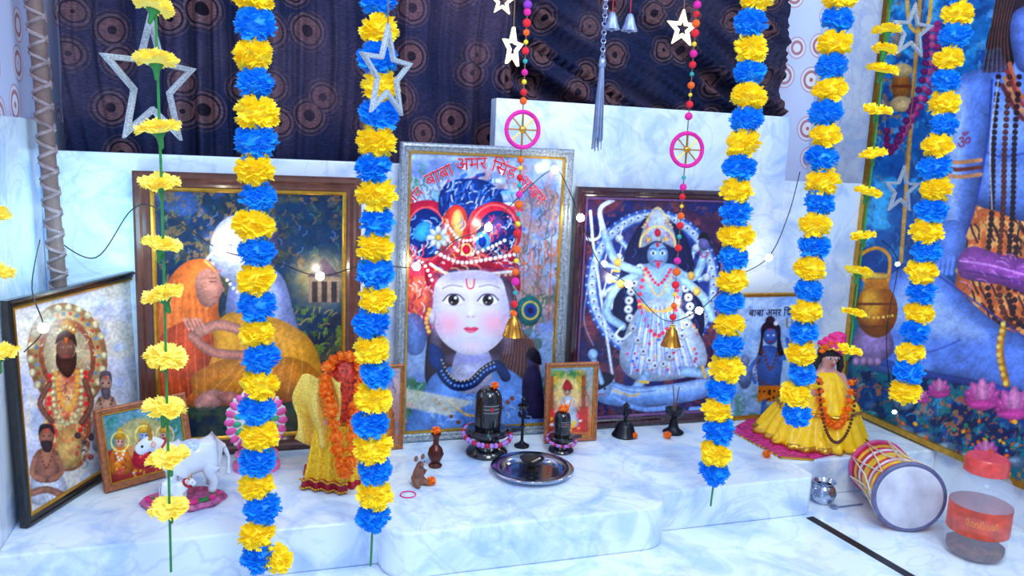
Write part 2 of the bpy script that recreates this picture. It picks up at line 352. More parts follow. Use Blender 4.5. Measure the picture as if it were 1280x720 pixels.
    def dots(s,pts,r,c,step=4,a=1):
        P_=cr(pts,False,12) if len(pts)>2 else [tuple(np.array(pts[0])*(1-k/30)+np.array(pts[1])*k/30) for k in range(31)]
        last=None
        for q in P_:
            if last is None or math.hypot(q[0]-last[0],q[1]-last[1])>=step: s.e(q[0],q[1],r,r,c,a=a);last=q
    def speck(s,box,n,r0,r1,cols,seed=0):
        r=random.Random(seed)
        for _ in range(n): s.e(r.uniform(box[0],box[2]),r.uniform(box[1],box[3]),r.uniform(r0,r1),r.uniform(r0,r1),r.choice(cols),r.uniform(0,180))
    def strokes(s,box,n,L,w,cols,ang,jit=20,seed=0,a=.8):
        r=random.Random(seed)
        for _ in range(n):
            x=r.uniform(box[0],box[2]);y=r.uniform(box[1],box[3]);t=math.radians(ang+r.uniform(-jit,jit));q=L*r.uniform(.5,1.2)
            s.l([(x,y),(x+q*.5*math.cos(t)+1,y+q*.5*math.sin(t)),(x+q*math.cos(t+.3),y+q*math.sin(t+.3))],w,r.choice(cols),a)
    def tex(s,a=.2):
        n=vnoise(s.X/2.6,s.Y/2.6,31)-.5; m=vnoise(s.X/9,s.Y/9,33)-.5; k=np.ones(len(s.X))
        for (x,y,rx,ry) in s.smooth: k*=np.clip(np.sqrt(((s.X-x)/rx)**2+((s.Y-y)/ry)**2)*2-1.2,.12,1)
        s.c=s.c*(1+k*(a*n+a*.9*m))[:,None]
def print_plane(parent,O,U,V,w,h,nu,nv,paint,m=PRINT,name='print',gain=.97,sat=1.22):
    uu=np.linspace(0,w,nu+1);vv=np.linspace(0,h,nv+1);A,B=np.meshgrid(uu,vv)
    Ov=np.array(O);P3=Ov+A.ravel()[:,None]*np.array(U)+B.ravel()[:,None]*np.array(V)
    q=P3-np.array(CAM);dz=q@np.array(FW);PX=640+FPX*(q@np.array(CR))/dz;PY=360-FPX*(q@np.array(CU))/dz
    P_=Paint(PX,PY,None);paint(P_);P_.tex()
    mu=P_.c.mean(1,keepdims=True);P_.c=mu+(P_.c-mu)*sat
    c=np.clip(P_.c*gain/255,0,1);c=np.where(c<=.04045,c/12.92,((c+.055)/1.055)**2.4)
    me=bpy.data.meshes.new(name);off=np.array(WL[parent.name])
    i=np.arange(nu)[None,:]+np.arange(nv)[:,None]*(nu+1);i=i.ravel();fs=np.stack([i,i+1,i+nu+2,i+nu+1],1)
    me.from_pydata((P3-off).tolist(),[],fs.tolist());me.update()
    ca=me.color_attributes.new('Col','FLOAT_COLOR','POINT');ca.data.foreach_set('color',np.concatenate([c,np.ones((len(c),1))],1).astype(np.float32).ravel())
    me.materials.append(m);o=bpy.data.objects.new(name,me);link(o,parent);return o
def frame(label,O,U,V,w,h,b,d,fm,im,paint,cat='framed picture',dens=1.0,gain=.97,sat=1.22):
    O=Vector(O);N=U.cross(V)
    t=thing('framed_picture',O+U*w/2,label,cat)
    def loops(prof,m_,nm):
        g=G();vs=[];fs=[]
        for (i,n) in prof: vs+=[O+U*i+V*i+N*n,O+U*(w-i)+V*i+N*n,O+U*(w-i)+V*(h-i)+N*n,O+U*i+V*(h-i)+N*n]
        for k in range(len(prof)-1):
            for c in range(4):
                e=(c+1)%4; fs.append((k*4+c,k*4+e,k*4+4+e,k*4+4+c))
        g.add(vs,fs);return obj(nm,g,m_,t,smooth=False)
    loops([(0,0),(0,d*.8),(b*.12,d),(b*.3,d*1.05),(b*.42,d*.8),(b*.6,d*.78),(b*.75,d*.62),(b*.78,d*.6)],fm,'frame_moulding')
    loops([(b*.78,d*.6),(b*.8,d*.7),(b*.92,d*.7),(b,d*.5),(b,d*.2)],im,'inner_slip')
    obj('backing_board',G().add([O,O+U*w,O+U*w+V*h,O+V*h],[(0,3,2,1)]),BACK,t,smooth=False)
    O2=O+U*b+V*b+N*(d*.4)
    p0=proj(O2);p1=proj(O2+U*(w-2*b));p2=proj(O2+V*(h-2*b))
    print_plane(t,O2,U,V,w-2*b,h-2*b,int(math.hypot(p1[0]-p0[0],p1[1]-p0[1])*dens),int(math.hypot(p2[0]-p0[0],p2[1]-p0[1])*dens),paint,gain=gain,sat=sat)
    return t,O2,N
def text(body,size,pos,U,V,m,parent,rot=0,name='lettering',extr=0,bold=0):
    cu=bpy.data.curves.new('t','FONT');cu.body=body;cu.size=size;cu.align_x='CENTER';cu.align_y='CENTER';cu.offset=bold
    o=bpy.data.objects.new('t',cu);SC.collection.objects.link(o);dg=bpy.context.evaluated_depsgraph_get();e=o.evaluated_get(dg);em=e.to_mesh()
    c,s=math.cos(rot),math.sin(rot);g=G()
    vs=[pos+U*(v.co.x*c-v.co.y*s)+V*(v.co.x*s+v.co.y*c) for v in em.vertices];g.add(vs,[tuple(p.vertices) for p in em.polygons]);e.to_mesh_clear()
    bpy.data.objects.remove(o);return obj(name,g,m,parent,smooth=False)
X_=Vector((1,0,0));Z_=Vector((0,0,1))
def wallframe(l,r,top,ymid,yp,*a,**k):
    x0=W(l,ymid,yp).x;x1=W(r,ymid,yp).x;zt=W((l+r)/2,top,yp).z
    return frame(k.pop('label'),(x0,yp,ZS+.001),X_,Z_,x1-x0,zt-ZS,*a,**k)
def fitlean(BL,BR,TL,TR,mx=40):
    a=F(*BL,ZS+.001);b=F(*BR,ZS+.001);U=(b-a).normalized();n=U.cross(Z_);best=None
    for ti in range(0,mx*2):
        t=math.radians(ti*.5);V=Z_*math.cos(t)-n*math.sin(t)
        for hi in range(10,90):
            h=hi*.006;p=proj(a+V*h);q=proj(b+V*h);e=math.hypot(p[0]-TL[0],p[1]-TL[1])+math.hypot(q[0]-TR[0],q[1]-TR[1])
            if best is None or e<best[0]: best=(e,h,V,ti*.5)
    return a,U,best[2],(b-a).length,best[1]
# ---------- painting: orange-hooded saint bending to a pale figure
def paint_C(P):
    P.g((42,54,86),(52,60,50),235,540); P.bl((66,92,144),30,.45,.2,.8,(180,230,350,330)); P.bl((80,80,62),14,.5,.1,.8); P.bl((20,40,66),26,.45,.2,.8)
    P.bl((126,100,70),7,.62,.05,.8,(180,230,440,340)); P.bl((24,52,84),40,.35,.2,.8,(340,250,440,420)); P.bl((92,118,60),9,.52,.08,.9,(360,380,445,460))
    P.strokes((190,238,430,330),110,9,1.4,[(126,102,70),(40,48,70),(70,110,86),(96,118,168)],70,60,1)
    P.strokes((350,390,430,470),60,9,1.4,[(136,148,70),(60,90,56),(176,148,84)],-60,40,2)
    P.e(403,350,34,30,(250,220,150),s_=30,a=.5)
    P.p([(386,345),(405,325),(424,345),(424,378),(386,378)],(140,122,106));P.p([(384,346),(405,322),(426,346)],(94,80,94))
    for x in (390,402,414): P.p([(x,352),(x+7,352),(x+7,378),(x,378)],(54,46,50))
    P.nz=.2
    # pale blue-white figure, head bowed towards the saint
    P.s([(292,345),(320,330),(352,345),(366,388),(372,425),(330,440),(290,430),(282,390)],(150,160,214)); P.s([(300,352),(322,342),(344,356),(352,395),(320,412),(298,395)],(186,196,236),s_=8,a=.7)
    P.s([(262,312),(272,282),(296,268),(326,274),(340,298),(336,330),(316,350),(290,352),(270,338)],(198,206,240)); P.e(290,300,18,20,(228,230,250),s_=18,a=.6)
    P.l([(266,316),(258,326),(266,330)],4,(186,190,230)); P.l([(272,308),(281,305),(290,307)],1.8,(80,70,110)); P.e(281,311,4,1.6,(60,50,90)); P.l([(266,338),(276,339)],1.8,(190,100,130)); P.e(316,316,5,8,(170,176,222)); P.s([(296,268),(322,262),(344,284),(346,320),(336,330),(330,300),(312,284)],(92,88,130)); P.dots([(284,350),(300,366),(326,356)],2.2,(236,226,200),5)
    # orange robed saint
    P.s([(199,504),(188,440),(196,384),(212,348),(232,328),(256,324),(272,340),(274,362),(276,398),(310,398),(350,404),(390,436),(402,470),(382,498),(300,506)],(236,126,66))
    P.s([(284,392),(340,396),(386,422),(402,462),(394,488),(340,498),(256,498),(236,478),(254,436)],(234,168,66))
    P.s([(199,424),(240,400),(266,420),(260,458),(226,504),(192,497)],(212,88,54)); P.s([(240,470),(300,444),(376,450),(398,476),(352,498),(262,500)],(224,144,58))
    for k in range(14): P.l([(210+k*3.8,344+k*3),(197+k*5.8,420+k*2),(206+k*5,494)],2,(196,90,46) if k%2 else (250,164,104),.4)
    for k in range(15): P.l([(290+k*6,400+k*2.4),(302+k*5.4,444),(264+k*8,490)],2,(196,120,44) if k%2 else (252,210,120),.4)
    P.l([(256,326),(272,344),(272,366),(258,386)],3,(250,180,120),.8)
    P.s([(244,350),(256,336),(271,342),(278,357),(274,374),(262,384),(248,376)],(222,158,140)); P.l([(262,352),(270,352)],1.2,(90,56,56)); P.l([(261,348),(270,347)],1.2,(120,80,76)); P.l([(273,354),(280,362),(274,366)],1.6,(180,116,106)); P.l([(268,372),(274,371)],1.2,(160,76,80))
    P.l([(304,414),(272,406),(242,420)],13,(226,158,140)); P.l([(240,420),(266,440),(306,444)],12,(220,150,132))
    for k in range(5): P.l([(236+k*5,412),(230+k*5,399)],3.4,(232,166,148))
    P.nz=.4
    P.e(262,500,20,12,(220,158,146),-20); P.e(249,508,5,4,(232,172,162));P.e(287,497,15,8,(204,136,126))
    P.bl((50,80,62),10,.5,.1,.8,(185,505,440,545))
# ---------- painting: child face in turban
def paint_D(P):
    P.smooth=[(589,392,48,60)]
    P.g((176,198,234),(116,136,176),195,540); P.bl((108,130,188),24,.45,.2,.8); P.bl((156,110,100),18,.5,.15,.6,(600,200,700,420)); P.bl((70,90,84),14,.5,.1,.8,(640,360,700,470))
    P.strokes((508,205,560,310),70,12,1.6,[(80,140,116),(60,96,96),(170,190,210),(110,96,116)],75,40,11)
    P.strokes((640,240,698,420),110,12,1.6,[(180,126,94),(96,80,96),(200,166,114),(60,100,96)],80,40,12)
    for k in range(9):
        x=505+k*22; P.l([(x,300),(x+6,260),(x-4,225)],2,(84,88,124),.55); P.l([(x+4,262),(x+14,236)],1.2,(84,88,124),.55); P.l([(x+4,255),(x-10,232)],1.2,(84,88,124),.55)
    P.bl((80,140,110),9,.55,.08,.9,(505,200,530,300))
    P.bl((60,106,72),10,.4,.1,.9,(505,470,700,548)); P.strokes((505,480,695,545),130,8,1.4,[(50,120,70),(130,176,96),(30,66,60),(150,190,220)],-80,30,13); P.speck((508,500,560,545),34,2,4.5,[(220,100,170),(240,240,250),(250,160,80),(190,60,130)],3); P.speck((610,500,695,545),34,2,4,[(210,60,70),(240,240,250),(250,160,80),(180,80,160)],4)
    for x,y in ((656,330),(674,335),(690,320)):
        P.l([(x,y-35),(x-4,y+80)],1.8,(160,90,70),.7); P.l([(x-7,y-20),(x-6,y-5),(x,y),(x+6,y-5),(x+7,y-20)],2.2,(196,104,70),.75)
    P.s([(532,478),(536,400),(540,350),(560,330),(620,330),(642,360),(652,410),(670,440),(674,488),(640,494),(600,470),(560,478)],(58,40,50))
    for k in range(34): P.l([(622+k*.9,366+k*1.7),(632+k*1.1,430),(612+k*2,488)],1.1,((124,76,56),(32,22,36),(84,54,48))[k%3])
    P.s([(516,548),(526,496),(552,462),(620,456),(664,488),(676,548)],(106,146,214)); P.nz=.1; P.s([(564,472),(574,436),(608,436),(616,470),(600,490),(575,490)],(206,206,238)); P.nz=.55; P.e(590,449,26,7,(140,140,200),s_=8,a=.7)
    P.s([(508,330),(530,325),(548,345),(545,380),(535,420),(515,400),(506,370)],(206,60,86)); P.s([(508,352),(530,345),(540,365),(530,395),(512,388)],(234,110,84)); P.strokes((508,332,540,404),60,12,1.6,[(136,28,64),(250,160,120),(220,80,120),(250,235,240)],70,30,14); P.s([(506,400),(520,392),(534,410),(528,440),(510,440)],(90,116,176),a=.8)
    P.s([(652,500),(654,470),(664,456),(676,468),(680,500),(690,520),(650,522)],(44,38,70)); P.e(666,450,8,10,(70,60,96)); P.s([(658,446),(664,434),(674,440),(676,456)],(30,24,36))
    # turban: layered feathers first
    for k in range(26):
        a=math.radians(-172+k*6.6); r1=44+6*math.sin(k*2.1); c=[(60,110,200),(214,228,246),(200,60,90),(36,60,140),(120,180,226)][k%5]
        P.l([(588+10*math.cos(a),296+8*math.sin(a)),(590+r1*math.cos(a),290+(r1+14)*math.sin(a)),(590+(r1+16)*math.cos(a+.16),288+(r1+22)*math.sin(a+.1))],4.6,c,.85)
    P.s([(534,358),(532,320),(554,304),(614,302),(644,320),(650,364),(632,347),(590,334),(552,341)],(186,40,66)); P.strokes((540,308,644,344),80,12,1.5,[(240,200,150),(110,18,54),(226,90,110),(250,244,248),(40,54,140)],5,20,15)
    P.s([(505,302),(504,270),(518,253),(546,252),(565,275),(563,312),(548,330),(524,333),(509,320)],(200,44,76)); P.s([(510,302),(512,274),(532,260),(556,277),(557,308),(537,322),(514,318)],(20,44,116)); P.strokes((512,266,554,318),60,10,1.7,[(60,126,220),(24,54,140),(140,200,240),(245,245,252),(210,70,110)],60,60,81)
    P.s([(516,294),(522,281),(535,277),(538,290),(528,302)],(70,166,230)); P.ring(533,292,24,33,2.6,(240,110,110),.7)
    P.s([(548,262),(552,236),(572,224),(608,226),(628,246),(622,270),(590,278),(558,273)],(28,56,130)); P.strokes((552,228,622,272),110,9,1.7,[(80,144,226),(14,28,80),(50,100,190),(214,228,248)],-75,50,16)
    P.s([(550,302),(554,272),(568,256),(582,264),(584,290),(576,318),(558,320)],(216,70,60)); P.s([(563,292),(566,268),(574,262),(580,277),(575,302)],(240,190,120)); P.s([(582,302),(588,268),(606,258),(608,290),(597,320),(582,314)],(206,60,84))
    P.e(618,290,34,38,(196,44,74),10); P.e(621,292,25,29,(22,40,100),10); P.e(618,284,13,14,(80,66,140)); P.strokes((600,266,644,320),70,9,1.6,[(70,110,200),(210,120,110),(20,24,70),(190,60,100),(226,232,248)],60,60,17); P.ring(618,290,29,34,2.4,(240,130,120),.7)
    P.e(603,302,10,13,(90,166,234)); P.e(603,302,5,7,(24,56,150))
    P.strokes((552,266,602,318),60,11,1.4,[(250,214,150),(190,50,60),(240,130,110),(250,242,246),(70,110,200)],85,20,18)
    for a in range(8): P.e(548+9*math.cos(a*.785),297+9*math.sin(a*.785),5.8,3.5,(226,242,253),a*45)
    P.e(548,297,4,4,(236,190,84)); P.l([(538,330),(562,343),(602,343),(642,339)],3.6,(246,240,236)); P.dots([(546,316),(575,328),(610,324),(643,318)],2.4,(252,250,255),5); P.dots([(560,300),(580,318),(606,312),(632,300)],2.2,(252,246,240),5); P.dots([(545,337),(585,347),(638,343)],1.8,(240,206,130),4.5); P.dots([(560,282),(576,300),(600,296),(612,278)],1.8,(255,255,255),4); P.e(583,312,5,6,(196,24,64)); P.ring(583,312,6,7,1.6,(250,216,130)); P.dots([(540,350),(530,330),(520,326)],2,(252,250,255),5)
    # face: smooth modelling only
    P.v=.12;P.nz=0
    P.s([(542,372),(545,353),(562,341),(600,338),(625,347),(634,371),(637,396),(630,420),(612,438),(591,444),(570,439),(550,422),(541,397)],(238,232,250))
    P.e(590,346,44,8,(160,152,202),s_=9,a=.5); P.e(634,398,7,34,(184,176,222),s_=10,a=.55); P.e(545,400,6,30,(190,186,228),s_=9,a=.5)
    P.e(561,405,14,12,(250,178,200),s_=17,a=.75); P.e(618,404,14,12,(250,178,200),s_=17,a=.75); P.e(590,361,24,8,(252,250,255),s_=10,a=.6); P.e(590,433,12,6,(252,222,236),s_=9,a=.6); P.e(589,383,3.5,13,(255,250,255),s_=6,a=.55)
    for x in (567,610):
        y=375
        P.e(x,y-3,15,9,(206,192,228),s_=9,a=.5)
        P.p(cr([(x-12,y+1.5),(x-5.5,y-6),(x+5.5,y-6),(x+12,y+1.5),(x+5,y+6.5),(x-5,y+6.5)]),(252,252,255),s_=1.8); P.e(x,y,6.8,7,(46,32,40)); P.e(x,y+1.5,4,4,(90,62,60),s_=3,a=.6); P.e(x,y,3.2,3.2,(6,6,12)); P.e(x+2.4,y-2.6,1.9,1.9,(255,255,255)); P.e(x-2.2,y+3,1,1,(220,215,230)); P.l([(x-13,y+1),(x-6,y-6.4),(x+5.8,y-6.6),(x+13,y)],1.7,(58,44,66),.9); P.l([(x-10,y+5.4),(x,y+7.6),(x+10,y+5.2)],.8,(196,166,196),.55)
    P.l([(553,361),(564,356.5),(578,358.5)],1.7,(130,108,136),.6); P.l([(599,358.5),(612,356),(624,360)],1.7,(130,108,136),.6)
    P.e(588,394,6,3.4,(232,208,230),s_=5,a=.7); P.e(588,391.5,3.4,2.8,(255,250,255),s_=3); P.e(585,396,1.1,.7,(176,120,150)); P.e(592,396,1.1,.7,(176,120,150))
    P.p(cr([(580,411),(584,408.6),(588.5,409.6),(593,408.6),(598,410.6),(594,414.6),(588.5,416),(584,414.8)]),(226,84,118),s_=1.8); P.l([(580,411),(588.5,412.2),(598,410.8)],.8,(156,36,70),.9); P.e(588.5,413.8,3.2,1,(250,160,180),s_=2,a=.7); P.l([(583,421.5),(589,423),(595,421.5)],1,(214,190,216),.6)
    P.l([(583,349),(584,358),(588,361),(592,358),(593,349)],1.5,(214,40,60)); P.l([(588,348),(588,356)],1.2,(250,200,80))
    P.v=.3;P.nz=.55
    P.e(540,396,5,10,(230,212,232)); P.dots([(537,387),(533,402),(537,417)],2.6,(236,190,90),5); P.dots([(640,390),(646,405),(643,422)],2.6,(236,190,90),5)
    P.s([(647,378),(666,370),(678,385),(670,405),(652,404)],(34,106,104)); P.e(663,388,7,8,(36,58,150)); P.e(663,388,3.5,4,(16,18,50)); P.ring(663,388,10,11,2,(204,166,86))
    P.l([(548,454),(556,471),(570,482),(590,479),(606,464),(622,457),(632,471)],13,(24,40,90)); P.dots([(548,454),(556,471),(570,482),(590,479),(606,464),(622,457)],1.6,(110,154,216),4.5); P.s([(538,430),(552,438),(556,457),(545,464),(536,450)],(34,58,118)); P.dots([(552,450),(560,466),(572,476),(590,473),(604,460),(620,452)],1.2,(206,186,130),4)
    P.l([(560,500),(590,520),(625,500)],3,(226,184,96)); P.dots([(545,500),(590,535),(640,498)],3,(110,60,44),6); P.strokes((530,492,660,546),90,10,1.4,[(76,110,190),(150,190,240),(60,90,160),(200,214,240)],20,50,19)
    P.p([(503,484),(592,502),(560,520),(503,508)],(220,214,190),s_=3,a=.75)
# ---------- painting: many-armed goddess
def paint_E(P):
    P.g((60,34,62),(40,30,60),250,515); P.bl((112,54,66),22,.48,.2,.75); P.bl((22,34,92),26,.42,.2,.9); P.bl((136,76,74),8,.6,.06,.6); P.strokes((727,250,905,512),190,9,1.3,[(106,48,60),(34,44,106),(136,82,74),(60,48,100),(50,76,150)],60,80,21,.6)
    B=(172,208,252);Wt=(230,242,255);D=(50,74,160)
    cx,cy=816,356
    P.e(cx,cy,70,78,(44,66,140),s_=18,a=.65)
    P.ring(cx,cy,76,86,17,(64,94,184)); P.ring(cx,cy,76,86,10,B)
    for k in range(52):
        a=k*2*math.pi/52; P.e(cx+76*math.cos(a),cy+86*math.sin(a),4.2,4.2,Wt); P.e(cx+76*math.cos(a),cy+86*math.sin(a),1.4,1.4,D); P.e(cx+83*math.cos(a),cy+93*math.sin(a),1.6,1.6,(140,176,240))
    for k in range(20):
        a=math.radians(125+k*15.2); q=.9+.14*math.sin(k*3); P.l([(cx+8*math.cos(a),cy-12),(cx+40*math.cos(a+.15),cy-4+34*math.sin(a+.1)),(cx+66*q*math.cos(a),cy+72*q*math.sin(a))],7,(126,170,240)); P.l([(cx+12*math.cos(a),cy-13),(cx+40*math.cos(a+.15),cy-5+33*math.sin(a+.1)),(cx+66*q*math.cos(a),cy+70*q*math.sin(a))],2.4,Wt,.75); P.e(cx+66*q*math.cos(a),cy+73*q*math.sin(a),5,5,Wt); P.dots([(cx+50*math.cos(a+.1)-4,cy+50*math.sin(a)),(cx+50*math.cos(a+.1)+4,cy+50*math.sin(a)+1)],1.5,(236,184,94),2); P.l([(cx+66*q*math.cos(a),cy+73*q*math.sin(a)),(cx+66*q*math.cos(a)+4,cy+73*q*math.sin(a)-15)],1.5,(224,234,250))
    P.s([(788,300),(814,268),(854,290),(872,350),(880,414),(850,436),(788,436),(766,392),(778,330)],(26,30,68)); P.strokes((776,300,874,430),80,16,1.1,[(12,14,36),(64,80,150),(34,44,100)],85,14,22)
    P.l([(740,294),(770,500)],3.2,(206,222,248)); P.l([(728,272),(730,294),(741,300),(751,292),(749,268)],3.6,Wt); P.l([(738,264),(741,300)],3.4,Wt)
    P.s([(798,332),(846,332),(854,360),(842,388),(806,388),(792,360)],B); P.s([(802,380),(844,380),(880,430),(874,466),(800,476),(774,446)],(206,224,253))
    for k in range(23): P.l([(804+k*1.8,384),(784+k*4.1,468)],1.2,((96,130,214),(245,249,255),(176,156,210))[k%3])
    P.speck((784,404,872,464),60,1,2.2,[(226,184,110),(190,60,100),(76,110,204)],23)
    P.l([(800,381),(824,391),(847,381)],6,(236,194,110)); P.dots([(800,335),(786,392),(822,458),(862,394),(847,335)],5.4,Wt,9); P.dots([(800,335),(786,392),(822,458),(862,394),(847,335)],1.6,(70,54,96),9); P.dots([(806,338),(800,384),(822,420),(846,384),(842,338)],2.6,(226,70,100),5); P.dots([(808,336),(823,356),(839,336)],2,(226,54,74),3.8); P.dots([(804,336),(823,370),(844,336)],1.5,(250,208,120),3)
    for k in range(10): P.l([(800+k*5.2,391),(796+k*6,408)],3,(140,178,242))
    P.l([(800,342),(772,358),(758,390),(778,408)],10.5,B); P.l([(844,340),(868,346),(880,320)],10.5,B); P.l([(800,340),(770,326),(756,292)],10.5,B); P.l([(846,344),(878,370),(890,398)],10.5,B)
    for x,y in ((776,355),(772,328),(864,345),(871,364)): P.e(x,y,5,5.6,(236,194,110))
    P.l([(756,290),(750,262),(766,250)],5.4,(216,228,248)); P.l([(778,408),(770,418),(778,424),(788,416)],3,Wt)
    P.e(880,304,7,9.5,(120,116,176)); P.s([(872,300),(876,291),(885,293),(889,308),(884,300),(876,298)],(24,22,40)); P.dots([(875,316),(880,322),(886,316)],1.2,(200,44,70),3)
    P.e(822,319,13,16,(160,202,250)); P.e(816.5,316.5,3.4,2.3,(255,255,255)); P.e(828,316.5,3.4,2.3,(255,255,255)); P.e(816.5,316.5,1.5,1.8,(10,10,30)); P.e(828,316.5,1.5,1.8,(10,10,30)); P.l([(811,312),(816,310.5),(821,312.5)],1.1,(40,44,100)); P.l([(824,312.5),(829,310.5),(834,312)],1.1,(40,44,100)); P.p([(819.5,328),(825.5,328),(823,337)],(216,20,56)); P.l([(817,327),(822,326),(828,327)],1.3,(160,14,50)); P.e(822,306,1.7,2.8,(216,28,50))
    P.s([(801,309),(804,286),(822,258),(841,286),(844,309),(822,301)],(216,228,250)); P.strokes((806,268,840,300),36,7,1.1,[(250,214,130),(120,144,220),(210,66,90)],85,30,82); P.e(822,291,4,5,(210,36,66)); P.e(811,299,2.5,2.5,(236,190,94)); P.e(833,299,2.5,2.5,(236,190,94)); P.ring(822,308,22,25,2.8,(240,210,140),a0=180,a1=360); P.dots([(804,284),(822,260),(840,284)],1.4,(250,208,120),3)
    P.l([(808,468),(796,484)],12,B); P.l([(856,464),(884,466),(896,458)],13,B); P.e(793,487,9,5,B); P.dots([(800,477),(812,478)],2,(240,196,100),3); P.dots([(878,459),(882,473)],2,(240,196,100),3)
    P.s([(738,488),(750,473),(790,483),(840,480),(888,472),(898,481),(876,499),(800,508),(753,504)],(140,182,248)); P.s([(756,478),(800,486),(880,476),(884,484),(800,495),(760,490)],(186,214,252),s_=4,a=.8); P.e(750,485,15,13,(166,200,250)); P.s([(734,477),(748,465),(767,469),(762,480),(740,490)],(34,30,52)); P.l([(766,482),(790,490),(820,488)],1.4,(80,110,190),.7)
    P.e(746,486,1.5,1.5,(20,20,40)); P.e(756,486,1.5,1.5,(20,20,40)); P.l([(746,493),(755,493)],1.3,(160,54,86)); P.l([(768,496),(800,511),(840,509)],7,(144,182,248)); P.l([(741,446),(752,478)],7,B); P.e(741,443,6,7,B); P.l([(884,480),(890,507),(864,512)],7,(136,176,246))
    P.dots([(768,488),(790,495),(800,491)],1.6,(236,190,110),3)
    P.l([(736,350),(730,400),(742,432)],1.4,(190,206,244),.6)
# ---------- painting: enthroned guru
def paint_A(P):
    P.g((232,230,244),(212,216,240),375,650); P.bl((240,230,206),26,.45,.2,.6); P.bl((170,188,232),20,.55,.15,.6)
    for r,c in ((58,(206,150,104)),(50,(240,204,140)),(41,(206,120,96)),(34,(246,226,184))): P.e(84,445,r*.86,r*1.15,c,-8)
    for k in range(22):
        a=math.radians(k*16); P.e(84+46*math.cos(a),445+61*math.sin(a),4.6,5,(250,236,190))
    for k in range(30):
        a=math.radians(k*12); P.e(84+39*math.cos(a),445+53*math.sin(a),2.2,2.4,(200,80,70) if k%2 else (90,140,180))
    P.strokes((50,390,120,460),60,7,1.2,[(170,110,80),(255,240,190),(240,180,120)],60,90,31)
    P.s([(60,560),(56,500),(64,468),(100,460),(112,490),(112,560),(96,586),(70,586)],(224,150,110)); P.bl((196,90,76),9,.52,.1,.7,(50,465,118,585)); P.bl((250,214,150),7,.55,.06,.8,(50,465,118,585)); P.strokes((58,475,112,582),100,9,1.4,[(250,226,170),(170,60,60),(236,130,70),(110,80,70),(110,160,150)],80,50,32)
    P.e(82,436,12,15,(136,92,78)); P.s([(69,430),(73,418),(84,412),(93,418),(96,434),(88,424),(75,426)],(56,34,36)); P.s([(71,441),(76,448),(90,447),(95,440),(95,458),(86,472),(76,466),(70,454)],(64,40,40)); P.e(77.5,434,1.8,1.1,(250,240,240)); P.e(87,433.5,1.8,1.1,(250,240,240)); P.e(77.5,434,.9,.9,(10,0,0)); P.e(87,433.5,.9,.9,(10,0,0)); P.p([(80,422),(85,422),(83,431)],(230,106,36)); P.l([(79,446),(87,445)],1.3,(180,70,74))
    P.s([(70,416),(76,402),(88,399),(95,409),(93,418),(82,412)],(240,156,70)); P.dots([(72,416),(82,408),(94,413)],1.8,(255,236,170),4)
    P.dots([(66,464),(68,510),(84,530),(100,508),(102,462)],3.6,(252,236,180),6); P.dots([(62,470),(64,530),(86,552),(106,524),(107,466)],3.2,(226,60,64),6); P.dots([(70,467),(76,500),(86,512),(95,495),(97,465)],2.6,(255,180,80),5)
    P.l([(62,480),(50,505),(64,526)],7,(136,92,78)); P.l([(106,476),(114,505),(102,528)],7,(136,92,78)); P.s([(74,580),(72,540),(98,540),(100,580)],(240,200,120),a=.7)
    P.e(56,404,24,18,(255,252,236),s_=26,a=.85)
    for (x,y,sk,hr,sc) in ((58,566,(170,116,94),(60,50,52),1.0),(132,500,(206,168,150),(120,110,124),.8)):
        P.s([(x-20*sc,y+60),(x-17*sc,y+28),(x,y+22),(x+20*sc,y+28),(x+26*sc,y+58),(x,y+66)],(230,234,250)); P.strokes((x-14,y+28,x+16,y+58),22,14,1.1,[(176,188,224),(250,250,255)],60,30,34)
        P.s([(x-15*sc,y+34),(x-15*sc,y+4),(x-5*sc,y-6),(x+8*sc,y-6),(x+17*sc,y+6),(x+15*sc,y+34)],sk); P.l([(x-14*sc,y+6),(x-18*sc,y+26),(x-4*sc,y+34)],6*sc,sk); P.l([(x+14*sc,y+6),(x+19*sc,y+24),(x+6*sc,y+34)],6*sc,sk); P.e(x-5*sc,y+12,3,1.6,(140,90,76),a=.5);
        P.e(x,y-20,9.5*sc,12*sc,sk); P.s([(x-10*sc,y-22),(x-7*sc,y-35),(x+7*sc,y-35),(x+10*sc,y-22),(x+4*sc,y-30),(x-5*sc,y-29)],hr); P.s([(x-7*sc,y-14),(x+7*sc,y-14),(x+5*sc,y-2),(x-3*sc,y-2)],hr); P.e(x-3.4,y-21,1.1,.9,(10,5,10)); P.e(x+4,y-21,1.1,.9,(10,5,10)); P.p([(x-1.2,y-30),(x+2,y-30),(x+.4,y-24)],(230,70,40)); P.dots([(x-8,y-2),(x,y+20),(x+9,y-2)],1.3,(120,60,40),3)
    P.speck((96,540,118,575),10,2,4,[(90,70,80),(200,90,76),(240,220,200)],9)
    P.l([(40,616),(60,612),(84,622)],9,(164,112,92)); P.s([(30,650),(60,628),(110,600),(170,566),(176,580),(120,612),(60,652)],(160,156,214))
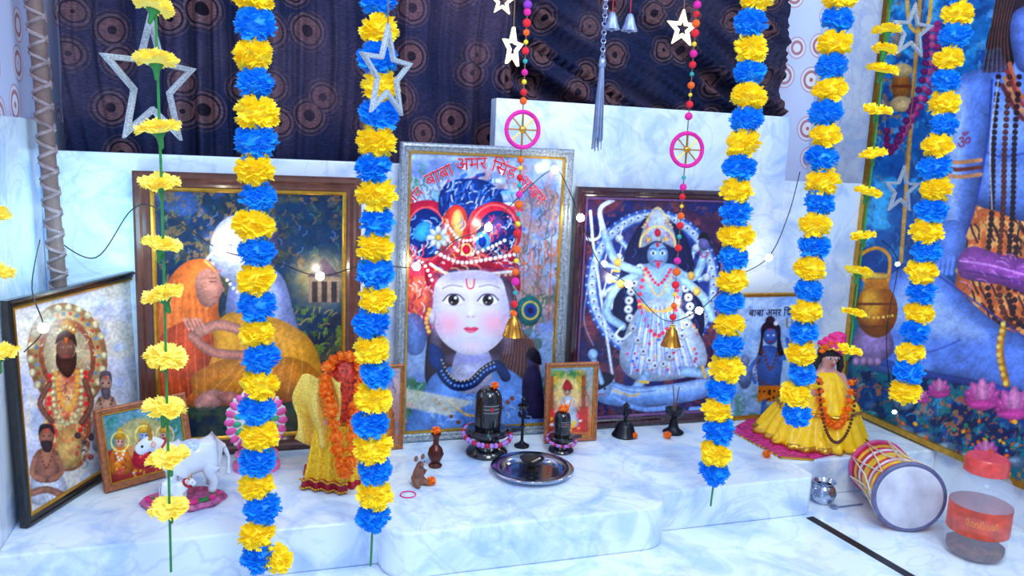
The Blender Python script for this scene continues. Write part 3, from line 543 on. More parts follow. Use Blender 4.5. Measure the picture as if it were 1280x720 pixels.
def paint_B(P):
    P.g((116,164,200),(90,124,90),500,600); P.bl((50,120,110),12,.45,.12,.8); P.strokes((124,500,235,540),50,8,1.2,[(50,110,76),(140,180,116),(190,212,240)],60,60,41); P.s([(124,600),(128,570),(150,560),(200,556),(222,590),(180,604)],(176,62,54))
    P.e(180,548,34,26,(226,190,116),s_=4,a=.7)
    for x,y,c,k in ((150,560,(236,140,50),(230,176,156)),(180,552,(222,50,76),(166,194,240)),(206,552,(246,192,50),(236,184,166))):
        P.s([(x-13,y+30),(x-10,y+4),(x,y-4),(x+10,y+4),(x+14,y+30)],c); P.strokes((x-8,y+4,x+8,y+26),10,6,1,[(255,226,130),(140,34,40)],70,40,42); P.e(x,y-8,6,8,k); P.s([(x-7,y-12),(x,y-26),(x+7,y-12)],(240,186,54)); P.e(x-2,y-8,1,1,(10,5,10)); P.e(x+2.4,y-8,1,1,(10,5,10)); P.dots([(x-6,y+2),(x,y+16),(x+6,y+2)],1.6,(250,250,250),3.5); P.ring(x,y-8,11,12,1.6,(255,230,140))
    P.speck((125,585,225,605),24,1.4,3,[(230,80,110),(250,240,240),(250,180,50)],4); P.e(205,512,10,8,(140,194,230),s_=5)
def paint_F(P):
    P.g((150,170,186),(190,116,70),462,535); P.bl((60,120,54),8,.4,.1,.9,(682,460,735,492)); P.bl((190,150,54),6,.52,.08,.9,(682,460,735,500)); P.strokes((684,462,734,495),40,6,1,[(50,100,46),(206,180,74),(110,70,46)],70,60,51); P.p([(684,512),(735,508),(735,540),(684,540)],(190,64,54)); P.e(709,492,16,22,(246,210,140),s_=5,a=.8)
    P.s([(700,532),(700,505),(705,496),(714,496),(719,505),(722,532)],(224,234,250)); P.e(709,488,5,6.5,(200,154,134)); P.s([(703,486),(709,474),(716,486)],(196,50,46)); P.e(707,488,.9,.9,(0,0,0)); P.e(711.5,488,.9,.9,(0,0,0)); P.l([(702,506),(694,514)],3,(210,160,140)); P.l([(717,506),(724,512)],3,(210,160,140)); P.l([(705,500),(709,512),(714,500)],2,(250,130,30)); P.speck((685,520,733,538),20,1.2,2.8,[(250,190,60),(250,240,240),(230,80,110)],6); P.p([(686,470),(692,470),(692,512),(686,512)],(140,74,46)); P.p([(727,470),(732,470),(732,510),(727,510)],(140,74,46))
def paint_J(P):
    P.g((190,212,246),(136,180,230),375,530); P.bl((130,168,226),14,.5,.15,.7); P.bl((80,134,120),9,.5,.1,.8,(915,490,1010,530))
    S=(66,106,186);
    P.s([(948,440),(956,432),(970,434),(978,448),(976,470),(972,490),(952,490),(946,465)],S); P.e(963,420,9,11,(80,118,196)); P.s([(951,424),(952,408),(963,400),(975,408),(976,426),(982,450),(972,440),(970,414),(956,414),(952,446),(946,452)],(46,34,48)); P.e(963,401,6,6,(52,38,50)); P.e(970,404,3,3,(240,240,250)); P.e(960,419,1.3,1,(255,255,255)); P.e(967,419,1.3,1,(255,255,255)); P.e(963,412,1,2,(210,50,56)); P.l([(960,427),(966,427)],1.3,(160,44,66))
    P.l([(949,446),(938,462),(944,478)],5,S); P.l([(977,448),(986,440),(984,424)],5,S); P.p([(948,482),(976,482),(980,502),(946,502)],(200,120,50)); P.speck((949,484,977,500),12,1,2,[(50,30,20)],2); P.l([(955,502),(953,524)],6,S); P.l([(970,502),(972,524)],6,S)
    P.l([(990,405),(986,526)],1.8,(140,110,54)); P.l([(984,398),(984,408),(990,412),(996,408),(996,398)],1.8,(140,110,54)); P.l([(990,396),(990,412)],1.8,(140,110,54)); P.dots([(955,440),(963,462),(972,440)],1.6,(110,54,28),3.4); P.dots([(952,436),(944,470),(963,482)],1.2,(110,54,28),3)
    P.e(931,470,9,16,(106,140,200)); P.e(931,450,6,7,(140,160,210))
def paint_K(P):
    P.g((196,180,190),(160,110,104),460,550); P.bl((110,130,186),10,.5,.15,.8); P.s([(455,548),(456,500),(470,486),(488,500),(492,548)],(220,140,54)); P.e(472,482,8,10,(210,160,140)); P.s([(462,478),(472,462),(482,478)],(224,180,64)); P.strokes((450,470,498,548),40,8,1.2,[(250,214,140),(80,54,76),(190,70,56)],80,40,61)
# ---------- large poster on the side wall
def paint_S(P):
    P.g((30,110,178),(14,60,116),0,520); P.bl((76,180,226),30,.45,.2,.8); P.bl((18,62,124),20,.48,.15,.8); P.bl((104,164,216),12,.6,.08,.7,(1100,0,1290,200)); P.bl((22,114,124),16,.45,.1,.85,(1060,380,1290,620)); P.bl((14,30,76),14,.48,.1,.85,(1060,440,1290,620)); P.bl((190,110,76),8,.62,.06,.8,(1060,430,1290,620))
    P.bl((170,116,80),9,.58,.06,.7,(1085,0,1130,180)); P.strokes((1075,0,1200,330),180,12,1.6,[(116,200,236),(18,76,136),(66,148,200),(170,130,100)],65,60,71,.6); P.strokes((1070,450,1290,600),240,9,1.6,[(24,106,110),(14,36,80),(80,150,130),(180,90,70),(90,184,220)],-70,60,72,.7)
    SK=(112,148,232);SH=(44,62,150);HI=(180,206,252)
    P.l([(1150,0),(1126,330)],5,(196,150,74)); P.l([(1134,0),(1137,30),(1148,40),(1160,30),(1164,0)],5,(226,180,94)); P.e(1127,108,12,26,(166,104,44)); P.e(1127,88,14,9,(226,196,140)); P.e(1127,130,14,10,(226,196,140)); P.l([(1116,108),(1138,108)],4,(110,50,26))
    for k in range(3): P.dots([(1172-k*7,30+k*6),(1168-k*7,95),(1140-k*7,150+k*8),(1112,190),(1108,160)],4.6,[(160,50,120),(204,96,150),(114,40,100)][k],7)
    P.s([(1186,420),(1196,340),(1212,262),(1250,240),(1295,235),(1295,470),(1240,462),(1204,450)],(206,110,60)); P.bl((246,190,120),12,.5,.12,.8,(1190,240,1295,460))
    r=random.Random(4)
    for k in range(46):
        x=r.uniform(1198,1285);y=r.uniform(262,440); P.l([(x,y),(x+r.uniform(3,8),y+r.uniform(6,12)),(x+r.uniform(5,10),y+r.uniform(14,24))],2.6,(46,26,36))
    P.strokes((1200,255,1290,450),90,10,1,[(255,216,150),(230,146,80),(120,60,50)],60,30,73)
    P.nz=.12;P.v=.42
    P.s([(1258,70),(1290,40),(1300,260),(1240,262),(1214,250),(1204,220),(1210,130),(1230,92)],SK)
    P.e(1262,150,28,28,HI,s_=26,a=.55); P.e(1256,225,22,22,HI,s_=20,a=.4); P.l([(1226,186),(1250,196),(1290,190)],3,SH,.6)
    P.s([(1178,134),(1194,100),(1228,86),(1240,108),(1234,170),(1220,250),(1200,306),(1178,294),(1170,204)],SK); P.s([(1186,140),(1198,110),(1210,120),(1204,200),(1194,280),(1184,280)],HI,s_=12,a=.8); P.l([(1240,100),(1235,170),(1220,252),(1204,300)],3,SH,.8); P.l([(1194,102),(1176,140),(1170,206),(1177,292)],2.2,SH,.8)
    P.s([(1172,284),(1198,276),(1208,304),(1194,336),(1166,324)],SK)
    for k in range(4): P.l([(1174+k*6,322),(1171+k*6,342)],5,SK); P.l([(1177+k*6,326),(1174+k*6,342)],.9,SH,.8)
    P.s([(1232,60),(1245,10),(1250,-20),(1300,-20),(1300,70),(1275,62),(1262,90),(1250,60)],(46,32,40)); P.s([(1262,30),(1275,10),(1300,10),(1300,80),(1272,86)],(112,140,224))
    for k in range(20): P.l([(1246+k*1.4,-10),(1238+k*1.2,40),(1228+k*2,90)],1.3,((110,76,66),(20,12,20),(70,46,48))[k%3])
    for k in range(4): P.l([(1262-k*3,80+k*9),(1275,118+k*9),(1295,128+k*9)],6,[(190,110,80),(140,60,64),(206,150,110),(110,50,56)][k])
    for k,(c,x0) in enumerate((((44,26,36),1248),((104,54,46),1262),((44,26,36),1274))):
        P.dots([(x0,96),(x0-6,180),(x0-8,260),(x0-14,340),(x0-8,390),(x0+8,408),(x0+20,380),(x0+22,300)],3.6,c,6.2)
    for k in range(3): P.l([(1172,196+k*9),(1194,203+k*9),(1226,200+k*9)],5,(110,54,46) if k%2 else (200,144,100))
    P.l([(1248,100),(1238,180),(1240,262)],2,(240,240,240),.7)
    P.s([(1198,322),(1216,308),(1250,318),(1295,330),(1295,368),(1250,356),(1222,352),(1200,345)],(170,90,186)); P.l([(1200,326),(1240,332),(1295,348)],2.4,(226,160,236)); P.l([(1204,338),(1240,344),(1295,358)],2,(90,44,126)); P.strokes((1200,316,1290,352),30,16,1.2,[(230,160,236),(114,60,150)],15,10,74)
    P.s([(1070,424),(1084,384),(1110,346),(1142,332),(1178,342),(1210,374),(1252,408),(1295,432),(1295,500),(1240,490),(1180,476),(1120,470),(1080,456)],SK); P.s([(1098,392),(1124,360),(1152,352),(1194,388),(1232,422),(1180,420),(1120,410)],HI,s_=18,a=.8); P.l([(1084,446),(1140,464),(1220,480),(1292,496)],10,SH,.5); P.l([(1070,420),(1104,346),(1146,331),(1206,368),(1292,430)],2.4,SH,.8); P.l([(1200,425),(1160,440),(1110,436)],2,SH,.6)
    P.s([(1066,425),(1084,398),(1110,410),(1116,440),(1090,456),(1068,446)],(186,160,222))
    for k in range(4): P.e(1070+k*9,452,5,6,(206,172,222))
    P.nz=.55;P.v=.3
    P.l([(1254,410),(1250,440),(1258,480)],9,(214,146,54)); P.dots([(1254,405),(1248,440),(1258,484)],3,(250,214,110),8)
    P.e(1096,388,26,34,(176,100,16)); P.e(1088,380,12,20,(250,190,70),s_=12,a=.9); P.p([(1082,346),(1110,346),(1112,361),(1080,361)],(196,124,30)); P.l([(1080,350),(1074,322),(1096,310),(1112,322),(1110,350)],4.4,(226,156,46)); P.l([(1072,380),(1120,380)],3,(110,56,16)); P.e(1096,345,17,4.4,(250,200,96)); P.l([(1076,408),(1116,408)],2,(110,56,16)); P.dots([(1074,394),(1096,397),(1118,394)],1.8,(255,216,120),5)
    def lotus(x,y,s):
        P.nz=0
        for a,L_,c in ((-78,15,(196,70,160)),(78,15,(196,70,160)),(-54,17,(216,90,176)),(54,17,(216,90,176)),(-28,19,(232,120,196)),(28,19,(232,120,196)),(0,20,(246,160,214))):
            t=math.radians(a);ux,uy=math.sin(t),-math.cos(t);vx,vy=-uy,ux;L=L_*s;w=5.5*s
            P.s([(x,y),(x+ux*L*.45-vx*w,y+uy*L*.45-vy*w),(x+ux*L,y+uy*L),(x+ux*L*.45+vx*w,y+uy*L*.45+vy*w)],c)
            P.l([(x+ux*L*.2,y+uy*L*.2),(x+ux*L*.85,y+uy*L*.85)],.9,(255,200,234),.5)
        P.s([(x-13*s,y+1),(x,y-3*s),(x+13*s,y+1),(x,y+6*s)],(222,90,176));P.nz=.55
    for x,y,s in ((1174,492,1.0),(1228,504,1.6),(1268,516,1.7),(1152,500,.7),(1232,570,1.1)): lotus(x,y,s)
    for x,y in ((1130,540),(1155,548),(1182,560),(1210,572),(1270,578),(1130,505)):
        P.e(x,y,13,8,(104,140,170)); P.e(x-3,y-2,8,4,(160,190,216))
    P.speck((1120,525,1290,600),46,1.6,3.4,[(230,110,40),(250,180,64),(50,140,104),(80,170,200)],8)
t,O2,N=wallframe(172,449,218,385,2.012,.045,.024,WOODB,GOLD,paint_C,label='brown wooden framed print of orange-hooded saint beside pale figure',gain=.95)
t,O2,N=wallframe(496,705,182,365,2.006,.028,.024,SILV,GOLD,paint_D,label='silver-framed print of blue-turbaned divine child face with red lettering',gain=1.0)
TXR=mat('red_lettering',(206,16,48),.4,var=.02); TXW=mat('white_lettering_edge',(238,236,252),.4,var=.02); yp=O2.y-.004
for w_,x,y,r,sz in (('जय',518,246,48,.038),('बाबा',549,219,27,.046),('अमर',589,205,4,.047),('\u093fसंह',630,212,-17,.047),('सुखन',666,238,-44,.042)):
    p=W(x,y,yp); text(w_,sz,p+Vector((0,.0015,0)),X_,Z_,TXW,t,math.radians(r),'lettering_outline',bold=.0010); text(w_,sz,p,X_,Z_,TXR,t,math.radians(r),bold=.0002)
t,O2,N=wallframe(711,906,236,385,2.010,.034,.024,MAROON,mat('purple_slip',(120,80,130),.3,.3),paint_E,label='dark maroon framed print of many-armed white goddess standing on figure',gain=1.03)
a,U,V,w,h=fitlean((25,660),(181,562),(0,375),(143,347)); frame('black-framed print of garlanded guru on throne, leaning at wall',a,U,V,w,h,.022,.018,BLACKF,GOLD,paint_A)
a,U,V,w,h=fitlean((130,616),(242,585),(110,518),(226,490),14); frame('small carved-wood framed print of three deities beside cow figurine',a,U,V,w,h,.017,.012,WOODL,GOLD,paint_B)
a,U,V,w,h=fitlean((679,553),(744,549),(673,451),(742,451),5); frame('tiny wood-framed print of saint under trees, beside black stone',a,U,V,w,h,.014,.012,WOODL,GOLD,paint_F)
wallframe(442,504,456,510,1.955,.010,.012,WOODL,GOLD,paint_K,label='narrow pale wood-framed print behind draped idol')
tj,O2,N=wallframe(908,1010,366,450,1.992,.012,.012,GOLD,GOLD,paint_J,label='pale blue print of standing ascetic with trident, gold edge')
c=W(966,391,1.984); text('बाबा अमर \u093fसंह',.030,c,X_,Z_,mat('navy_lettering',(34,36,84),.4),tj,0,bold=.0003)
# side wall poster
yb=1.22; pz0=XP(1195,566,XR-.02).z; pl=thing('wall_poster',(XR-.02,1.6,pz0),'huge poster of seated blue ascetic deity with beads and trident','poster')
y0=YW-.02
print_plane(pl,(XR-.014,y0,pz0),Vector((0,-1,0)),Z_,y0-yb,1.5-pz0,380,540,paint_S,VIN,gain=1.0,sat=1.2)
obj('backing_panel',G().box((XR-.0135,yb,pz0),(XR-.001,y0,1.5)),BACK,pl,smooth=False)
g=G(); g.box((XR-.024,y0,pz0),(XR-.001,y0+.018,1.5)); g.box((XR-.024,yb,pz0-.016),(XR-.001,y0+.018,pz0)); g.box((XR-.024,yb,1.5),(XR-.001,y0+.018,1.516)); g.box((XR-.024,yb-.016,pz0-.016),(XR-.001,yb,1.516)); obj('gold_frame',g,GOLD,pl,smooth=False)
text('ॐ',.05,XP(1205,178,XR-.017),Vector((0,-1,0)),Z_,mat('orange_lettering',(170,50,110),.4),pl,.2)
# ---------------------------------------------------------------- hanging wire and garlands
ca=thing('hanging_wire',(XL,YG,ZTOP),'taut wire strung wall to wall carrying garlands','wire')
obj('wire',G().tube([(XL-.01,YG,ZTOP),(XR,YG,ZTOP)],.003,8),STEEL,ca)
garland(322,350,715,'b','thick garland of blue and yellow artificial flowers, near child print',0)
garland(469,330,665,'b','blue and yellow flower garland with green stem tail, before altar',.07)
garland(918,300,606,'b','blue and yellow flower garland beside goddess print',.05)
garland(1021,270,534,'b','blue and yellow flower garland above dressed idol',0)
garland(1165,250,504,'y','blue and yellow flower garland before large poster',0)
def spaced(px,py,ys,bot,y,ms,label,fill=True):
    x=W(px,py,y).x; zb=W(px,bot,y).z; t=thing('carnation_string',(x,y,zb),label,'garland')
    obj('string',G().tube([(x,y,zb),(x+.003,y,(zb+ZTOP)/2),(x,y,ZTOP)],.0022,6),GRN,t)
    for q in ys:
        z=W(px,q,y).z; child('carnation',random.choice(ms),t,(x,y,z),(random.uniform(-.35,.35),random.uniform(-.3,.3),random.uniform(0,6)),random.uniform(.9,1.1))
    z=max(W(px,q,y).z for q in ys)+.07
    while fill and z<ZTOP-.02: child('carnation',ms[0],t,(x,y,z),(0,0,z*9));z+=.08
YA=1.38
spaced(203,350,[8,76,160,228,306,368,446,511,573,636],716,YA,FLF,'widely spaced pale yellow carnations on green string')
spaced(1085,240,[35,60,85,137,192,240,295,340,390,437],445,YG,FLFS,'small yellow carnations on green string near poster')
spaced(-12,350,[265,340,443],450,YA,FLF,'yellow carnation string close to side wall',False)
cb=thing('hanging_wire',(XL,YA,ZTOP),'thin wire strung wall to wall above altar','wire')
obj('wire',G().tube([(XL-.01,YA,ZTOP),(XR,YA,ZTOP)],.002,8),STEEL,cb)
cc=thing('hanging_wire',(XL,1.6,ZTOP),'thin wire carrying pompom strings and stars','wire')
obj('wire',G().tube([(XL-.01,1.6,ZTOP),(XR,1.6,ZTOP)],.002,8),STEEL,cc)
# stars
def star(px,py,rx,ry,y,m,label,group='hanging stars',angle=0,w=.2):
    c=W(px,py,y);d=(c-CAM).dot(FW);R=ry*d/FPX; phi=math.atan2(c.x,c.y)
    t=thing('star_ornament',c,label,'star ornament',group)
    A=math.acos(min(1,rx/ry/.951)); Rm=Matrix.Translation(c)@Matrix.Rotation(-phi+A,4,'Z')@Matrix.Rotation(math.pi/2,4,'X')@Matrix.Rotation(angle,4,'Z')
    def pts(f): 
        o=[]
        for k in range(10):
            r=R*f*(1 if k%2==0 else .42);a=math.pi/2+k*math.pi/5;o.append((r*math.cos(a),r*math.sin(a)))
        return o
    a,b=pts(1),pts(1-w);vs=[];fs=[];dd=.004
    for z in (-dd,dd):
        vs+=[(x,y_,z) for x,y_ in a]+[(x,y_,z) for x,y_ in b]
    for k in range(10):
        j=(k+1)%10; fs+=[(k,10+k,10+j,j),(20+k,20+j,30+j,30+k),(k,j,20+j,20+k),(10+k,30+k,30+j,10+j)]
    obj('star_frame',G().add(vs,fs,Rm),m,t,smooth=False,bevel=.0015)
    top=Rm@Vector((0,R*.97,0)); obj('hanging_thread',G().tube([top,(top.x,top.y,max(ZTOP,top.z+.02))],.0012,6),CORD,t)
STARL=mat('glowing_star',(255,240,190),.3,es=1.6,ecol=(255,236,180),var=.1)
star(190,104,54,86,1.46,ACRYL,'large frosted glittery outline star on thread',w=.22)
star(484,92,32,62,1.38,ACRYL,'frosted glittery outline star turned sideways before garland',w=.26)
star(853,36,19,24,1.64,STARL,'small glowing outline star',w=.5); star(1140,40,24,36,1.56,ACRYL,'frosted outline star near poster',w=.32); star(1127,238,20,32,1.64,ACRYL,'small frosted outline star near poster',w=.32); star(641,60,12,26,1.56,STARL,'small glowing star turned sideways',w=.4); star(628,2,16,18,1.6,STARL,'small glowing star on upper thread',w=.5)
# pompom strings with wheel and bell
PC={'o':mat('orange_pompom',(255,96,20),.8,bump=.8),'r':mat('red_pompom',(225,25,44),.8,bump=.8),'m':mat('magenta_pompom',(225,30,150),.8,bump=.8),'y':mat('yellow_pompom_wool',(255,210,50),.8,bump=.8),'t':mat('teal_bead',(40,160,160),.5),'p':mat('purple_pompom',(140,50,180),.8,bump=.8)}
PM={k:mesh(G().ell((0,0,0),.0085,nu=14,nv=8),'pompom') for k in PC}
for k in PC: PM[k].materials.append(PC[k]); PM[k].polygons.foreach_set('use_smooth',[True]*len(PM[k].polygons))
def pomstring(px,py,seq,wheel,bell,label):
    y=1.6;x=W(px,py,y).x;zb=W(px,bell,y).z;t=thing('pompom_hanging',(x,y,zb),label,'hanging decoration','pompom hangings')
    zw=W(px,wheel,y).z;R=.036
    obj('thread',G().tube([(x,y,zb),(x,y,ZTOP)],.0012,6),CORD,t)
    Mw=Matrix.Translation((x,y-.004,zw))@Matrix.Rotation(-math.atan2(x,y)+.4,4,'Z')@Matrix.Rotation(math.pi/2,4,'X')
    obj('wrapped_wheel_ring',G().torus((0,0,0),R,.0046,Mw),PC['m'],t)
    g=G()
    for k in range(8):
        a=k*math.pi/4; g.tube([Mw@Vector((0,0,0)),Mw@Vector((R*math.cos(a),R*math.sin(a),0))],.0017,6)
    g.ell((0,0,0),(.008,.008,.005),M=Mw); obj('wheel_spokes',g,GOLD,t)
    for q,cl in seq:
        s=random.uniform(.8,1.1) if cl in 'ormp' else random.uniform(.5,.7)
        child('pompom',PM[cl],t,(x,y,W(px,q,y).z),(0,0,random.uniform(0,6)),s)
    obj('bell',G().lathe([(0,.034),(.005,.033),(.006,.026),(.012,.02),(.016,.006),(.022,-.012),(.024,-.016),(.021,-.014),(.014,.004),(0,.016)],(x,y,zb-.01)).ell((x,y,zb-.024),.005),BRASS,t)
s1=[(5,'p'),(14,'m'),(28,'r'),(40,'o'),(52,'y'),(63,'r'),(76,'t'),(90,'m'),(102,'y'),(115,'r'),(126,'o')]+[(200,'o'),(210,'y'),(222,'r'),(232,'t'),(243,'m'),(256,'o'),(268,'t'),(280,'y'),(292,'r'),(312,'o'),(326,'y'),(340,'o'),(352,'m'),(366,'t'),(380,'r'),(392,'o')]
s2=[(4,'m'),(16,'r'),(28,'o'),(40,'r'),(54,'y'),(66,'m'),(80,'r'),(92,'t'),(106,'o'),(118,'y'),(130,'r'),(145,'m')]+[(222,'t'),(234,'m'),(246,'r'),(258,'y'),(270,'o'),(282,'r'),(296,'t'),(310,'r'),(326,'m'),(340,'o'),(356,'r'),(368,'y'),(382,'o'),(396,'r'),(408,'y')]
pomstring(650,220,s1,162,405,'string of pink and orange pompoms with wheel and bell')
pomstring(855,220,s2,187,418,'string of red and orange pompoms with pink wheel and bell')
# tassel with chain
y=1.6;x=W(752,90,y).x;zt=W(752,72,y).z;zb=W(752,190,y).z
t=thing('metal_tassel',(x,y,zb),'silvery blue metallic tassel hanging on chain with bells','tassel')
g=G();z=zt
k=0
while z<ZTOP: 
    g.torus((0,0,0),.005,.0013,Matrix.Translation((x,y,z))@Matrix.Rotation(math.pi/2*(k%2),4,'Z')@Matrix.Rotation(math.pi/2,4,'X'),n=12,m=5); z+=.0085;k+=1
GREY=mat('silver_blue_metal',(150,164,200),.3,.6);obj('chain',g,GREY,t)
g=G();rt=random.Random(2)
for k in range(26):
    a=k*2.4;r=.003+.006*rt.random(); g.tube([(x+.003*math.cos(a),y+.003*math.sin(a),zt),(x+r*math.cos(a),y+r*math.sin(a),(zt+zb)/2),(x+r*1.3*math.cos(a),y+r*1.3*math.sin(a),zb+rt.uniform(0,.03))],.0012,5)
g.lathe([(.003,zt-.0),(.007,zt-.004),(.008,zt-.016),(.006,zt-.02)],(x,y,0),n=16)
obj('tassel_strands',g,GREY,t)
for bx,by in ((765,28),(787,30)):
    p=W(bx,by,1.6); t2=thing('hanging_bell',p,'small dark brass bell hanging on thread','bell','hanging bells')
    obj('bell_body',G().lathe([(0,.022),(.005,.02),(.009,.012),(.012,0),(.018,-.014),(.015,-.012),(0,.005)],tuple(p)).ell((p.x,p.y,p.z-.015),.004),GREY,t2); obj('bell_thread',G().tube([p+Vector((0,0,.02)),(p.x,p.y,ZTOP)],.0012,6),RED,t2)
# fairy lights; some lit bulbs stand for reflections in the picture glass
pts=[(70,300),(120,322),(165,262),(200,262),(275,312),(340,326),(400,345),(460,330),(520,333),(570,300),(610,284),(655,240),(693,212),(712,240),(725,272),(750,330),(785,355),(830,400),(873,388),(915,350),(960,322),(985,270),(1000,215)]
YL=1.94
wp=[W(a,b,YL) for a,b in pts]; wp[0]=W(70,300,2.0); wp[-1]=W(1000,215,2.025)
t=thing('fairy_light_string',wp[0],'string of lit warm fairy lights on thin black wire, some standing for glass reflections','string lights')
obj('wire',G().tube([Vector(p) for p in cr([tuple(p) for p in wp],False,8)],.0014,6),BLK,t)
def bulbmesh(r,m):
    me=mesh(G().ell((0,0,0),r,nu=16,nv=12),'bulb');me.materials.append(m);me.polygons.foreach_set('use_smooth',[True]*len(me.polygons));return me
BM=bulbmesh(.010,BULB)
def plight(p,e,c,r=.03):
    l=bpy.data.lights.new('bulb_or_fill_light','POINT');l.energy=e;l.color=c;l.shadow_soft_size=r;o=bpy.data.objects.new('bulb_or_fill_light',l);o.location=p;SC.collection.objects.link(o)
for q,e in (((275,312),.42),((400,345),.40),((520,333),.42),((610,284),.42),((693,212),.26),((725,272),.3),((785,355),.4),((873,388),.42),((960,322),.3)):
    p=W(q[0],q[1],YL); child('bulb',BM,t,p+Vector((0,-.004,0)),scale=1.4 if q[0]==275 else 1)
    plight(p+Vector((0,-.002,0)),e,(1,.84,.60),.010)
# short string near the guru print
t=thing('fairy_light_string',W(52,410,1.6),'short string of warm fairy lights over guru print','string lights')
pa=[W(50,300,1.75),W(40,360,1.62),W(54,410,1.60),W(30,440,1.56)]
pa=[Vector((max(p.x,XL+.012),p.y,p.z)) for p in pa]
obj('wire',G().tube([Vector(p) for p in cr([tuple(p) for p in pa],False,8)],.0012,6),BLK,t); child('bulb',BM,t,pa[2],scale=.9); plight(pa[2]+Vector((0,-.002,0)),.2,(1,.86,.64),.010)
# separate string before poster
t=thing('fairy_light_string',W(1120,515,1.72),'short string of blue-white fairy lights before poster','string lights')
pw=[W(a,b,1.75) for a,b in ((1102,300),(1122,330),(1108,420),(1118,515),(1150,490),(1225,455))]
pw=[Vector((min(p.x,XR-.05),p.y,p.z)) for p in pw]
obj('wire',G().tube([Vector(p) for p in cr([tuple(p) for p in pw],False,8)]+[Vector((XR-.002,1.7,pw[-1].z))],.0012,6),BLK,t)
BM2=bulbmesh(.006,mat('lit_blue_bulb',(190,220,255),.3,es=30,ecol=(150,200,255),var=0))
for p in (pw[1],pw[3],pw[5]): child('bulb',BM2,t,p)
# ---------------------------------------------------------------- leaning wrapped pole
pb=Vector((XL+.05,1.985,ZS+.004)); pt=W(14,0,1.93); pt=Vector((max(pt.x,XL+.03),1.93,pt.z))
tpole=thing('wrapped_pole',pb,'tall brown rope-wrapped pole leaning at wall corner','pole')
g=G();dirv=(pt+(pt-pb)*.12)-pb;L=dirv.length;Mq=Matrix.Translation(pb)@dirv.to_track_quat('Z','Y').to_matrix().to_4x4()
g.lathe([(0,0),(.016,0),(.016,L),(0,L)],n=16,M=Mq);obj('pole_core',g,mat('dull_brown_wood',(120,94,88),.6),tpole)
g=G()
for sg in (1,-1): g.tube([Mq@Vector((.0165*math.cos(sg*k*.7),.0165*math.sin(sg*k*.7),.004+k*.7/6.283*.045)) for k in range(int((L-.01)/.045*6.283/.7))],.0042,6)
obj('rope_wrapping',g,mat('beige_rope',(150,128,130),.8,var=.4),tpole)
# ---------------------------------------------------------------- cow and calf figurine
b=F(230,628,ZS); Bp=Vector((b.x,b.y,ZS)); tc=thing('cow_figurine',Bp,'white ceramic cow with calf on flowery green base','figurine')
g=G();g.lathe([(0,0),(.084,0),(.088,.006),(.081,.014),(0,.016)],tuple(Bp),n=48,mod=lambda a,k:1-.38*abs(math.sin(a))+.03*math.sin(a*9));obj('painted_base',g,mat('pink_green_base',(190,90,140),.4,var=.6,scale=70),tc)
def cow(org,s,ang):
    q=.004
    vs=[(.026,0,.080+q),(.052,0,.082+q),(.002,0,.076+q),(-.022,0,.080+q),(-.038,0,.091+q),(-.049,0,.104+q),(-.059,0,.116+q),(-.072,0,.119+q),(-.084,0,.110+q),(-.095,0,.102+q)]
    rs=[.035,.028,.037,.034,.027,.021,.018,.019,.014,.012];es=[(0,1),(0,2),(2,3),(3,4),(4,5),(5,6),(6,7),(7,8),(8,9)]
    for sy in (1,-1):
        k=len(vs); vs+=[(-.026,sy*.019,.056+q),(-.029,sy*.021,.036),(-.027,sy*.021,.016),(-.029,sy*.021,.003)];rs+=[.015,.0105,.009,.0115];es+=[(3,k),(k,k+1),(k+1,k+2),(k+2,k+3)]
        k=len(vs); vs+=[(.050,sy*.018,.062+q),(.042,sy*.021,.050),(.055,sy*.021,.031),(.051,sy*.021,.016),(.049,sy*.021,.003)];rs+=[.021,.015,.010,.009,.0115];es+=[(1,k),(k,k+1),(k+1,k+2),(k+2,k+3),(k+3,k+4)]
    k=len(vs);vs+=[(.078,0,.090+q),(.087,0,.068+q),(.086,0,.04+q),(.085,0,.028+q)];rs+=[.007,.004,.004,.008];es+=[(1,k),(k,k+1),(k+1,k+2),(k+2,k+3)]
    M=Matrix.Translation(org)@Matrix.Rotation(ang,4,'Z')@Matrix.Scale(s,4)
    V_,F_=skin(vs,es,rs,3); obj('cow_body',G().add(V_,F_,M),WHT,tc,angle=180)
    for sy in (1,-1):
        obj('horn',G().tube([M@Vector(p) for p in ((-.068,sy*.010,.131+q),(-.066,sy*.021,.142+q),(-.070,sy*.019,.156+q))],[.0045*s,.0034*s,.0008*s],8),GOLD,tc)
        obj('ear',G().ell((-.063,sy*.026,.124+q),(.005,.013,.006),M=M),SKIN,tc)
        obj('eye',G().ell((-.083,sy*.0125,.118+q),(.003,.0028,.003),M=M),HAIR,tc)
    g=G();g.torus((0,0,0),.0225,.0026,M@Matrix.Translation((-.053,0,.108+q))@Matrix.Rotation(math.radians(-45),4,'Y'));g.ell((-.066,0,.088+q),.005,M=M);obj('collar',g,RED,tc)
    obj('painted_blanket',G().ell((.014,0,.094+q),(.030,.030,.022),M=M),mat('pale_blue_blanket',(200,214,246),.4,var=.3,scale=160),tc)
cow(Bp+Vector((.004,.014,.013)),1.0,math.radians(10)); cow(Bp+Vector((-.010,-.034,.013)),.42,math.radians(160))
g=G();r=random.Random(3)
for k in range(18):
    a=r.uniform(3.3,6.1); g.ell((Bp.x+.070*math.cos(a),Bp.y+.046*math.sin(a),Bp.z+.018),.006)
obj('moulded_flowers',g,PNK,tc); g=G()
for k in range(24):
    a=r.uniform(3.2,6.2); g.ell((Bp.x+.063*math.cos(a),Bp.y+.042*math.sin(a),Bp.z+.016),(.010,.006,.004))
obj('moulded_leaves',g,GRN,tc)
